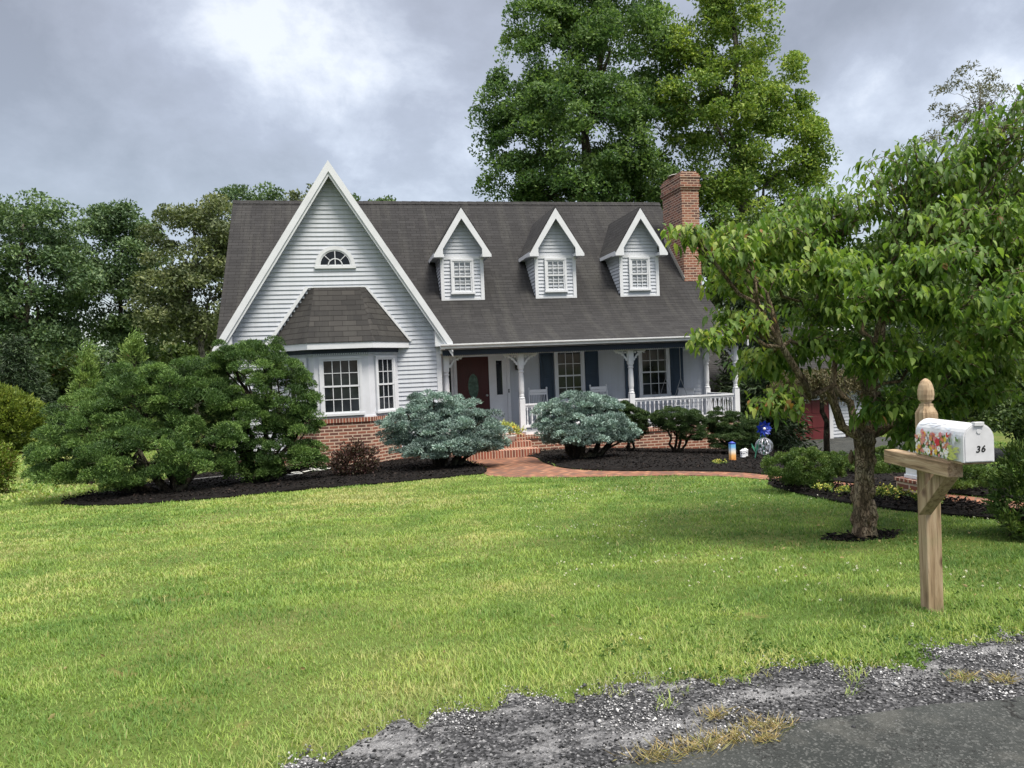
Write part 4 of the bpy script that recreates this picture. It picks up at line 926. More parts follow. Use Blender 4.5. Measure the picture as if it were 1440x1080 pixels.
# ------------------------------------------------------------------ mailbox on its post
def mailbox():
    L0 = Vector((3.68, 4.36, G(3.68, 4.36))); th = R(-11)
    t = thing('mailbox', 'white mailbox painted with flowers, number 36, on a weathered wooden post', 'mailbox', (0, 0, 0))
    p = MB(); h = .05
    p.box((-h, -h, -.25), (h, h, 1.30))
    def ring(w, z): return (w, z)
    sq = [(h, 1.30), (.032, 1.345), (.032, 1.36)]
    def fr(prof, n=4, a0=math.pi/4): p.lathe([(r*(math.sqrt(2) if n == 4 else 1), z) for r, z in prof], (0, 0, 0), n, a0)
    fr(sq); p.lathe([(0.0306, 1.355), (0.0324, 1.375), (0.0468, 1.385), (0.0477, 1.40), (0.0504, 1.42), (0.0486, 1.45), (0.0414, 1.482), (0.0288, 1.508), (0.0126, 1.522), (0.0018, 1.526)], (0, 0, 0), 16)
    p.build('post', 'weathered_wood', t, bevel=.004)
    a = MB(); a.box((-.145, -.47, .945), (-.0505, .29, 1.035)); a.build('arm', 'weathered_beam', t, bevel=.006)
    b = MB(); b.frame((-.098, 0, 0), (0, 1, 0), (1, 0, 0)).prism([(-.05, .64), (-.05, .775), (-.25, .943), (-.38, .943)], 0, .085); b.build('brace', 'weathered_wood', t, bevel=.004)
    q = MB(); q.box((-.118, -.575, 1.0365), (.048, -.08, 1.05)); q.build('mount_board', 'weathered_beam', t)
    bx = MB(); cx = -.035; w = .087; hh = .222; z0 = 1.051; N = 14
    prof = [(-w, 0), (-w, hh-w)]+[(-w*math.cos(math.pi*i/N), hh-w+w*math.sin(math.pi*i/N)) for i in range(1, N)]+[(w, hh-w), (w, 0)]
    bx.frame((cx, 0, z0)).prism(prof, -.575, -.085)
    mo = bx.build('box', 'mailbox_white', t, bevel=.003)
    d = MB(); e = .0035; pr2 = [(x*(1+e/w), z*(1+e/hh)-.001) for x, z in prof]
    d.frame((cx, 0, z0)).prism(pr2, -.598, -.5755); d.prism([(x*.93, z*.965+.004) for x, z in prof], -.6015, -.5985)
    d.frame((cx, 0, z0)).lathe([(.0, 0), (.0, 0)], (0, 0, 0), 4) if False else None
    d.box((-.028, -.612, hh-.012), (.028, -.580, hh+.010)); d.prism([(.014*math.cos(k), hh-.045+.014*math.sin(k)) for k in np.linspace(0, 2*math.pi, 12)[:-1]], -.605, -.6016)
    d.build('door', 'mailbox_white', mo, bevel=.002)
    # painted flowers on the side towards the lawn
    f = MB(); rg = random.Random(8); mats = ['sage', 'pink', 'coral', 'red', 'yellow', 'petal_white', 'lime', 'mist']; k = [0]
    def disc(y, z, r, m, n=10, sy=1, sz=1):
        k[0] += 1; y += .02; zz = min(z, hh-w); x = cx-w-.0006-k[0]*.000012
        if z > hh-w:       # wraps on to the curved top
            an = min(1.35, (z-(hh-w))/w); f.frame((cx, y, z0+hh-w), (0, 1, 0), (-math.cos(an), 0, math.sin(an)), (math.sin(an), 0, math.cos(an)))
            f.mat(m).face([(r*sy*math.cos(q), w+.0016+k[0]*.000012, r*sz*math.sin(q)) for q in np.linspace(0, 2*math.pi, n+1)[:-1]])
        else:
            f.frame(); f.mat(m).face([(x, y+r*sy*math.cos(q), z0+zz+r*sz*math.sin(q)) for q in np.linspace(0, -2*math.pi, n+1)[:-1]])
    for i in range(26): disc(-.14-rg.random()*.33, .145+rg.random()*.08, .012, 7, 8, 2.2, .5)
    for i in range(120): disc(-.135-rg.random()*.34, .01+rg.random()*.125*(1 if rg.random() < .7 else .6), .008+rg.random()*.008, rg.choice((0, 0, 6)), 6, .8, 1.3)
    def bloom(y, z, r, m, c):
        for a in range(6):
            q = a*math.pi/3+rg.random(); disc(y+r*.55*math.cos(q), z+r*.55*math.sin(q), r*.48, m, 7)
        disc(y, z, r*.30, c, 8)
    for i in range(110):
        y = -.12-rg.random()*.36; z = .014+rg.random()*.135
        if z > .14 and rg.random() < .5: z -= .06
        bloom(y, z, .010+rg.random()*.009, rg.choice((1, 1, 1, 2, 4, 5, 5, 5, 5, 0, 3)), rg.choice((4, 4, 1)))
    bloom(-.37, .095, .026, 3, 3); bloom(-.35, .035, .018, 4, 2); bloom(-.27, .03, .022, 5, 4); bloom(-.30, .115, .020, 2, 4); bloom(-.22, .10, .018, 1, 4); bloom(-.46, .03, .018, 5, 6)
    for i in range(26): disc(-.485-rg.random()*.1, .008+i*.0032, .012, 6, 8, 2.0 if abs(i-13) < 14 else 1, .35)
    for i in range(10): disc(-.475-rg.random()*.11, .10+rg.random()*.06, .010, rg.choice((0, 7, 5)), 7, 1, 1.4)
    f.build('painted_flowers', mats, mo)
    # house number
    cu = bpy.data.curves.new('house_number', 'FONT'); cu.body = '36'; cu.size = .052; cu.shear = .25; cu.offset = .0014; cu.extrude = .0004; cu.space_character = 1.15
    tmp = bpy.data.objects.new('house_number', cu); C.objects.link(tmp); bpy.context.view_layer.update(); me = bpy.data.meshes.new_from_object(tmp.evaluated_get(bpy.context.evaluated_depsgraph_get())); bpy.data.objects.remove(tmp); me.materials.clear(); me.materials.append(MATS['ink']); o = bpy.data.objects.new('house_number', me); C.objects.link(o); o.parent = mo; o.location = (cx-.020, -.6025, z0+.056); o.rotation_euler = (R(90), R(-4), 0)
    t.location = L0; t.rotation_euler = (0, 0, th)
mailbox()

# ------------------------------------------------------------------ lamp post, garden ornaments, hose, garage
def lamp_post():
    x, y = 6.95, 8.36; z = G(x, y)
    t = thing('lamp_post', 'white lamp post on a low brick pedestal beside the brick path', 'lamp post', (x, y, z))
    b = MB(); b.box((x-.2, y-.2, z-.2), (x+.2, y+.2, z+.235)); b.mat(1).box((x-.215, y-.215, z+.235), (x+.215, y+.215, z+.275)); b.build('pedestal', ['brick', 'brick_soldier'], t, bevel=.004)
    p = MB(); p.box((x-.12, y-.12, z+.275), (x+.12, y+.12, z+.80)); p.box((x-.135, y-.135, z+.275), (x+.135, y+.135, z+.32)); p.box((x-.135, y-.135, z+.80), (x+.135, y+.135, z+.825))
    p.lathe([(.06, .825), (.045, .87), (.042, .98), (.06, 1.0), (.03, 1.02)], (x, y, z), 12); p.bar((x-.15, y, z+.965), (x+.15, y, z+.965), .022); 
    for s in (-1, 1): p.lathe([(.012, 0), (.022, .012), (.022, .03), (.008, .045)], (x+s*.15, y, z+.945), 8)
    p.build('post', 'white_wood', t, bevel=.004)
    h = MB(); h.lathe([(.04, 1.02), (.07, 1.04), (.07, 1.06)], (x, y, z), 6); h.lathe([(.095, 1.25), (.10, 1.265), (.05, 1.32), (.02, 1.35), (.012, 1.38)], (x, y, z), 6)
    for i in range(6): a = i*math.pi/3; h.bar((x+.065*math.cos(a), y+.065*math.sin(a), z+1.06), (x+.09*math.cos(a), y+.09*math.sin(a), z+1.25), .012)
    ho = h.build('lantern', 'white_wood', t); g = MB(); g.lathe([(.055, 1.061), (.08, 1.249)], (x, y, z), 6); g.build('lantern_glass', 'clear_glass', ho)
lamp_post()

def garden_things():
    x, y = 7.93, 15.1; z = G(x, y)+.03
    t = thing('garden_pole', 'short square garden pole with a sunset print and blue cap standing in dark mulch', 'garden ornament', (x, y, z))
    p = MB(); p.box((x-.055, y-.055, z-.1), (x+.055, y+.055, z+.40)); p.build('shaft', 'sunset_print', t, bevel=.004)
    c = MB(); c.box((x-.06, y-.06, z+.40), (x+.06, y+.06, z+.42)); c.lathe([(.07, .42), (.01, .45)], (x, y, z), 4, math.pi/4); c.build('cap', 'blue_petal', t)
    # blue metal flower with a silver wire globe below
    x, y = 8.95, 15.6; z = G(x, y)+.03
    t = thing('wind_spinner', 'blue metal flower spinner above a silver hoop globe on a leaning green stake', 'garden ornament', (x, y, z))
    s = MB(); s.tube([(x-.26, y, z-.1), (x-.16, y, z+.28), (x-.02, y+.02, z+.62)], .011, 6); s.tube([(x+.02, y+.03, z-.1), (x+.02, y+.03, z+.62)], .011, 6); s.build('stake', 'stake_green', t)
    lf = MB()
    for k, (a, b) in enumerate((((x-.20, y, z+.15), (x-.12, y-.02, z+.45)), ((x-.16, y, z+.28), (x-.02, y-.03, z+.42)), ((x-.2, y, z+.2), (x-.30, y-.02, z+.42)))):
        A, B = Vector(a), Vector(b); m = (A+B)/2; q = Vector((.035, .01, -.01)); lf.face([A, m+q, B, m-q])
    lf.build('leaf', 'stake_green', t)
    f = MB(); cz = z+.72; cyy = y-.03
    for ring, (n, r0, r1, yy, tilt) in enumerate(((9, .03, .20, 0, .03), (9, .02, .15, -.025, .05))):
        for i in range(n):
            a = 2*math.pi*(i+.5*ring)/n; u = Vector((math.cos(a), 0, math.sin(a))); v = Vector((-math.sin(a), 0, math.cos(a))); c0 = Vector((x, cyy+yy, cz)); bk = Vector((0, -tilt, 0))
            f.face([c0+u*r0-v*.012, c0+u*(r0+r1)*.5-v*.045+bk*.5, c0+u*r1+bk, c0+u*(r0+r1)*.5+v*.045-bk*.3, c0+u*r0+v*.012])
    fo = f.build('blue_flower', 'blue_petal', t); cc = MB().frame((x, cyy-.03, cz), (1, 0, 0), (0, 0, 1), (0, -1, 0)); cc.lathe([(.03, 0), (.034, .01), (.022, .026), (.004, .032)], (0, 0, 0), 10); cc.build('flower_centre', 'petal_white', fo)
    g = MB(); gc = Vector((x+.02, y, z+.32))
    for i in range(8):
        a = math.pi*i/8; pts = [gc+Vector((.19*math.sin(p)*math.cos(a), .19*math.sin(p)*math.sin(a), .19*math.cos(p))) for p in np.linspace(0, 2*math.pi, 21)]; g.tube(pts, .009, 4)
    for k in range(34):
        a = k*2.4; zz = -.15+.30*k/33; rr = .15*math.sqrt(max(.05, 1-(zz/.19)**2)); q = gc+Vector((rr*math.cos(a), rr*math.sin(a), zz)); g.face([q+Vector((-.03, 0, -.015)), q+Vector((.03, -.01, -.02)), q+Vector((.035, 0, .02)), q+Vector((-.02, .01, .022))])
    g.build('hoop_globe', 'steel', t)
    # two white lantern stands in the bed
    for px, py, lab in ((8.45, 15.6, 'small white lantern stake in the mulch right of the sunset pole'), (8.78, 16.1, 'small white box lantern standing behind the blue flower spinner')):
        z = G(px, py)+.03; t = thing('garden_lantern', lab, 'garden light', (px, py, z), 0, 'white garden lanterns')
        p = MB(); p.bar((px, py, z-.1), (px, py, z+.12), .02); p.build('stake', 'black_metal', t)
        l = MB(); l.frame((px*.28, py*.28, z*.28), (.72, 0, 0), (0, .72, 0), (0, 0, .72)); l.box((px-.06, py-.06, z+.12), (px+.06, py+.06, z+.145)); l.box((px-.055, py-.055, z+.145), (px+.055, py+.055, z+.20)); l.box((px-.06, py-.06, z+.25), (px+.06, py+.06, z+.31)); l.lathe([(.10, .31), (.02, .37)], (px, py, z), 4, math.pi/4)
        for sx in (-1, 1):
            for sy in (-1, 1): l.box((px+sx*.05-.008, py+sy*.05-.008, z+.20), (px+sx*.05+.008, py+sy*.05+.008, z+.25))
        l.build('lantern', 'white_wood', t)
    # garden hose lying in the bed by the bay
    pts = []; rg = random.Random(4)
    base = [(-2.4, 17.2), (-1.9, 17.5), (-1.45, 17.75), (-1.1, 17.6), (-1.3, 17.3), (-1.65, 17.35), (-1.5, 17.65), (-1.0, 17.95), (-.6, 18.2), (-.55, 18.45), (-.8, 18.6), (-1.1, 18.5)]
    for i in range(len(base)-1):
        a, b = base[i], base[i+1]
        for k in range(5): u = k/5; px, py = a[0]+(b[0]-a[0])*u, a[1]+(b[1]-a[1])*u; pts.append((px, py, G(px, py)+.10+.012*math.sin(i+k)))
    h = MB(); h.tube(pts, .016, 6); tag(h.build('garden_hose', 'hose', smooth=True, origin=(-1.3, 17.5, G(-1.3, 17.5))), 'pale garden hose lying loosely on the dark mulch beside the bay window', 'hose')
    e = MB(); e.bar((-3.9, 17.6, G(-3.9, 17.6)+.05), (-2.5, 18.3, G(-2.5, 18.3)+.06), .09, .10); e.bar((-2.62, 18.25, -.66), (-2.62, 18.25, -.30), .07); tag(e.build('edging_timber', 'timber_grey', origin=(-3.2, 17.9, -.6)), 'grey edging timber with upright stake in the mulch behind the big evergreen', 'garden edging')
garden_things()

def garage():
    x0, x1, Y = 11.6, 18.15, 24.6; zb = -2.05
    t = thing('garage', 'pale sided garage with a dark red door half hidden behind the trees', 'garage', (16, Y, zb))
    w = MB(); laps(w, (0, Y, 0), X, NF, zb+.02, .75, lambda z: (x0, x1), .12); laps(w, (x0, 0, 0), (0, 1, 0), (-1, 0, 0), zb, .75, lambda z: (Y, Y+7)); laps(w, (x1, 0, 0), (0, 1, 0), (1, 0, 0), zb, .75, lambda z: (Y, Y+7)); w.build('wall', 'siding', t)
    b = MB(); b.box((x0, Y+.004, zb-.6), (x1, Y+7, zb+.02)); b.build('foundation', 'timber_grey', t)
    d = MB().frame((15.35, Y-.027, zb+.02), X, NF); d.box((-1.35, 0, 0), (1.35, .03, 2.1))
    for i in range(4):
        for j in range(4): d.box((-1.28+i*.65, .03, .07+j*.52), (-1.28+i*.65+.58, .045, .07+j*.52+.40))
    d.build('garage_door', 'garage_red', t, bevel=.004)
    f = MB().frame((15.35, Y-.027, zb+.02), X, NF); f.box((-1.49, 0, 0), (-1.35, .06, 2.25)); f.box((1.35, 0, 0), (1.49, .06, 2.25)); f.box((-1.35, 0, 2.1), (1.35, .06, 2.25)); f.build('door_frame', 'trim', t)
    r = MB(); m = Y+3.5
    for s in (-1, 1):
        ye = m+s*4.0; r.face([(x0-.3, ye, .62), (x1+.3, ye, .62), (x1+.3, m, 2.9), (x0-.3, m, 2.9)] if s < 0 else [(x0-.3, m, 2.9), (x1+.3, m, 2.9), (x1+.3, ye, .62), (x0-.3, ye, .62)])
        r.face([(x0-.3, ye, .52), (x0-.3, m, 2.8), (x1+.3, m, 2.8), (x1+.3, ye, .52)] if s < 0 else [(x0-.3, m, 2.8), (x0-.3, ye, .52), (x1+.3, ye, .52), (x1+.3, m, 2.8)])
        for x in (x0-.3, x1+.3): r.face([(x, ye, .52), (x, ye, .62), (x, m, 2.9), (x, m, 2.8)])
        r.face([(x0-.3, ye, .52), (x1+.3, ye, .52), (x1+.3, ye, .62), (x0-.3, ye, .62)])
    r.build('roof', 'shingle', t)
    rg = random.Random(2); wr = MB()
    for i in range(90):
        a = rg.random()*6.28; q = Vector((17.55+.20*math.cos(a), Y-.06+rg.uniform(-.03, .03), zb+.62+.20*math.sin(a))); dd = Vector((rg.uniform(-1, 1), rg.uniform(-.6, .4), rg.uniform(-1, 1))).normalized()*.11; s_ = dd.cross(Vector((.3, 1, .2))).normalized()*.02
        wr.face([q-dd, q+s_, q+dd, q-s_])
    tag(wr.build('wreath', 'brown_wreath', origin=(17.55, Y-.06, zb+.62)), 'dark twig wreath hanging on the pale garage wall', 'wreath')
garage()

# ------------------------------------------------------------------ shrubs
HINOKI_A = [(-4.83, 15.9, 0.7, 0.77, 0.62, 0.56), (-3.94, 16.2, 1.14, 0.81, 0.65, 0.67), (-5.19, 15.6, 0.17, 0.63, 0.5, 0.35), (-4.0, 15.5, 0.31, 1.0, 0.8, 0.56), (-2.97, 16.2, 0.95, 0.84, 0.67, 0.77), (-3.1, 15.5, 0.18, 0.63, 0.5, 0.43), (-4.21, 16.3, 1.57, 0.59, 0.47, 0.42), (-5.52, 15.9, 0.36, 0.36, 0.29, 0.32), (-5.02, 16.2, 1.19, 0.53, 0.42, 0.44), (-2.64, 15.7, 0.41, 0.52, 0.42, 0.55), (-3.49, 16.3, 1.61, 0.6, 0.48, 0.45), (-4.29, 15.6, -0.19, 0.29, 0.23, 0.26)]
HINOKI_B = [(-2.12, 16.7, 1.61, 0.99, 0.79, 0.71), (-1.36, 16.6, 1.21, 0.69, 0.55, 0.67), (-2.2, 16.4, 0.68, 0.76, 0.61, 0.58), (-1.44, 16.3, 0.28, 0.63, 0.5, 0.44), (-2.33, 16.8, 2.07, 0.51, 0.41, 0.35), (-0.97, 16.5, 0.78, 0.35, 0.28, 0.45), (-0.89, 16.2, -0.04, 0.35, 0.28, 0.27), (-2.77, 16.8, 1.5, 0.49, 0.39, 0.58), (-1.95, 16.3, -0.2, 0.55, 0.44, 0.26), (-1.69, 16.8, 2.12, 0.43, 0.34, 0.32), (-2.98, 16.9, 1.87, 0.35, 0.28, 0.37)]
def g3(x, y): return (x, y, G(x, y))
HK = dict(dens=7.0, per=430, pad=.20, L=.058, W=.015, out=.8, rand=.6, upw=.4, shell=.78, drop=.62, flatz=.72, low=-.3, droop=.2)
shrub('evergreen_shrub', 'large spreading dark green evergreen shrub at the left end of the mulch bed', 'shrub', g3(-3.4, 15.8), 3.2, HINOKI_A, 'hinoki', 'dark_bark', 11, r0=.07, zmin=-.42, **HK)
shrub('evergreen_shrub', 'tall dark green evergreen shrub covering the left side of the bay window', 'shrub', g3(-2.05, 16.5), 1.8, HINOKI_B, 'hinoki', 'dark_bark', 12, r0=.07, zmin=-.42, **HK)
for lob, lab, sd in (([(-5.97, 19.5, 1.0, .42, .4, .8), (-5.97, 19.5, 1.7, .22, .2, .6), (-5.97, 19.5, 2.2, .09, .09, .4)], 'light green pointed juniper behind the big evergreen, left of the two tips', 21), ([(-4.87, 19.0, 1.1, .48, .45, .9), (-4.84, 19.0, 1.95, .20, .2, .6), (-4.8, 19.0, 2.4, .06, .06, .35)], 'taller light green pointed juniper behind the big evergreen beside the roof', 22)):
    shrub('juniper', lab, 'shrub', g3(lob[0][0], lob[0][1]), .5, lob, 'light_tip', 'dark_bark', sd, dens=22, per=60, rad=.07, L=.11, W=.022, out=.5, rand=.5, upw=.7, group='pointed junipers', zmin=.2)
BS = dict(dens=16, per=165, pad=.15, L=.062, W=.022, out=1.0, rand=.45, upw=.25, shell=.80, drop=.70, flatz=.6, low=-.3, droop=.3)
shrub('blue_spruce', 'spreading blue green globe spruce in front of the burgundy front door', 'shrub', g3(2.0, 17.2), 2, [(2.02, 17.2, 0.20, 1.12, 0.99, 0.42), (1.29, 16.9, 0.56, 0.59, 0.5, 0.28), (2.63, 17.0, 0.22, 0.66, 0.58, 0.48), (1.81, 17.3, 0.88, 0.6, 0.49, 0.26), (2.45, 17.3, 0.68, 0.5, 0.42, 0.26), (1.06, 17.2, 0.22, 0.44, 0.37, 0.24), (3.06, 17.2, 0.02, 0.36, 0.31, 0.3), (1.88, 16.8, -0.04, 0.95, 0.7, 0.22), (2.75, 16.8, -.12, .5, .4, .24)], 'blue_spruce', 'dark_bark', 31, r0=.07, zmin=-.20, group='blue globe spruces', **BS)
shrub('blue_spruce', 'rounder blue green globe spruce in front of the porch railing', 'shrub', g3(5.08, 17.05), 1.5, [(5.25, 17.1, 0.24, .95, 0.85, 0.40), (5.2, 17.2, 0.70, 0.66, 0.58, 0.28), (4.62, 17.0, 0.34, 0.54, 0.46, 0.42), (5.85, 16.9, 0.10, 0.48, 0.42, 0.28), (4.55, 17.1, 0.15, 0.30, 0.28, 0.26), (5.81, 17.2, 0.56, 0.44, 0.37, 0.26), (5.0, 16.7, 0.05, 0.7, 0.6, 0.24), (6.2, 16.9, .0, .24, .22, .18)], 'blue_spruce', 'dark_bark', 32, r0=.11, zmin=-.14, group='blue globe spruces', **BS)
YW = dict(dens=34, per=200, pad=.11, L=.045, W=.013, out=.8, rand=.6, upw=.35, shell=.82, drop=.78, flatz=.55, low=-.2)
YG = 'dark clipped yews in front of the porch base'
shrub('yew', 'dark green yew behind the right side of the rounder blue spruce', 'shrub', g3(7.0, 18.8), .6, [(6.98, 18.8, 0.10, 0.46, 0.45, 0.46), (6.83, 18.8, 0.40, 0.36, 0.32, 0.22), (7.22, 18.8, 0.08, 0.26, 0.26, 0.34)], 'yew', 'dark_bark', 41, group=YG, zmin=-.45, **YW)
shrub('yew', 'dark green yew trained like a little tree with bare crooked stems', 'shrub', g3(8.05, 18.4), .7, [(8.05, 18.3, 0.16, 0.56, 0.5, 0.27), (7.80, 18.3, 0.22, 0.32, 0.3, 0.24), (8.45, 18.1, -0.10, 0.36, 0.35, 0.34), (8.35, 18.4, 0.2, 0.38, 0.35, 0.23)], 'yew', 'dark_bark', 42, group=YG, zmin=-.40, r0=.045, **YW)
shrub('yew', 'dark green yew below the right corner of the porch railing', 'shrub', g3(9.6, 18.3), .8, [(9.64, 18.3, -0.08, 0.60, 0.55, 0.34), (9.30, 18.3, 0.05, 0.36, 0.36, 0.28), (9.93, 18.1, -0.26, 0.42, 0.38, 0.32), (9.37, 18.0, -0.42, 0.49, 0.44, 0.25)], 'yew', 'dark_bark', 43, group=YG, zmin=-.72, **YW)
BK = dict(dens=44, per=150, pad=.075, L=.032, W=.013, out=.8, rand=.5, upw=.4, shell=.90, drop=.84, flatz=.75, low=-.4)
BG = 'low green shrubs along the brick path'
shrub('low_shrub', 'bright green low rounded shrub left of the dogwood trunk beside the path', 'shrub', g3(6.35, 9.95), .8, [(6.3, 9.9, 0.08, 0.48, 0.43, 0.22), (6.05, 9.9, 0.05, 0.28, 0.26, 0.18), (6.6, 9.9, 0.03, 0.33, 0.3, 0.18), (6.35, 9.8, -.1, .3, .28, .14)], 'boxwood', 'dark_bark', 51, group=BG, r0=.03, **BK)
shrub('low_shrub', 'mid green low shrub behind the dogwood trunk across the path', 'shrub', g3(8.4, 11.1), .8, [(8.48, 11.0, -0.19, 0.45, 0.4, 0.28), (7.95, 11.2, -0.22, 0.36, 0.32, 0.22), (8.21, 11.0, -0.25, 0.4, 0.36, 0.2)], 'boxwood', 'dark_bark', 52, group=BG, r0=.03, **BK)
shrub('low_shrub', 'dark green low shrub just right of the mailbox post', 'shrub', g3(7.95, 8.6), .8, [(7.89, 8.6, -0.10, 0.42, 0.38, 0.22), (8.22, 8.6, -0.16, 0.27, 0.25, 0.19), (7.66, 8.6, -0.12, 0.24, 0.22, 0.18)], 'boxwood', 'dark_bark', 53, group=BG, r0=.03, **BK)
shrub('arborvitae', 'feathery green arborvitae cut off by the right edge of the photo', 'shrub', g3(6.05, 5.95), .5, [(6.05, 5.95, 0.22, 0.26, 0.24, 0.38), (6.12, 5.95, 0.50, 0.24, 0.22, 0.22), (5.93, 5.95, 0.08, 0.18, 0.16, 0.2), (6.4, 6.0, .2, .3, .3, .4)], 'boxwood', 'dark_bark', 54, dens=70, per=34, rad=.035, L=.06, W=.018, out=.6, rand=.5, upw=.6)
shrub('barberry', 'small dark red barberry in front of the brick bay base', 'shrub', g3(-.02, 16.6), .6, [(-0.01, 16.6, -0.24, 0.38, 0.34, 0.33), (-0.26, 16.6, -0.25, 0.24, 0.22, 0.24), (0.23, 16.6, -0.2, 0.24, 0.22, 0.27), (0.03, 16.6, 0.01, 0.21, 0.19, 0.19)], 'barberry', 'dark_bark', 55, dens=50, per=22, rad=.06, L=.06, W=.03, r0=.02, shell=.5)
shrub('gold_bush', 'big rounded yellow green bush on the far left lawn', 'shrub', g3(-12.3, 31), 1, [(-12.1, 31.0, 0.50, 1.0, 0.95, 1.1), (-12.5, 31.0, 0.92, 0.9, 0.8, 0.75)], 'gold_leaf', 'dark_bark', 56, dens=22, per=34, rad=.09, L=.15, W=.055, upw=.5)
shrub('hedge_bush', 'clipped green and russet bush at the left edge of the lawn', 'shrub', g3(-7.7, 18.6), .8, [(-7.75, 18.6, -0.12, 0.50, 0.45, 0.55), (-7.55, 18.6, 0.1, 0.30, 0.28, 0.34)], 'hedge_leaf', 'dark_bark', 57, dens=40, per=30, rad=.06, L=.07, W=.035)
# small flowers along the bed edge
FL = [(6.22, 9.35, 'low yellow flower tuft left of the dogwood trunk', .9), (6.25, 8.95, 'yellow flower patch at the bed edge just left of the dogwood trunk', 1.0), (6.42, 8.55, 'yellow flowers hugging the left side of the dogwood trunk', 1.1), (6.60, 8.40, 'leafy yellow flowering clump right of the dogwood trunk', 1.5), (6.55, 7.75, 'golden flower patch at the foot of the mailbox post view', 1.2), (7.1, 14.1, 'pale yellow weed sprouting alone in the dark mulch before the porch', .9)]
for i, (x, y, lab, sc) in enumerate(FL):
    rng = np.random.default_rng(70+i); z = G(x, y)+.03; t = thing('flower_clump', lab if i != 4 else 'golden flower patch in mulch seen left of the mailbox post', 'flowers', (x, y, z), 0, 'small yellow flower clumps in the mulch')
    n = int(26*sc); Cc = np.stack([x+rng.normal(size=n)*.07*sc, y+rng.normal(size=n)*.07*sc, z+.02+rng.random(n)*.07*sc], 1); Dd = unit(rng.normal(size=(n, 3))+np.array([0, 0, 1.2]))
    foliage('leaves', t, 'boxwood', Cc, Dd, 8, .02, .05, .022, rng); fo = foliage('flower', t, 'yellow_flower', Cc+np.array([0, 0, .03]), Dd, 5, .018, .026, .022, rng); fo['kind'] = 'stuff'

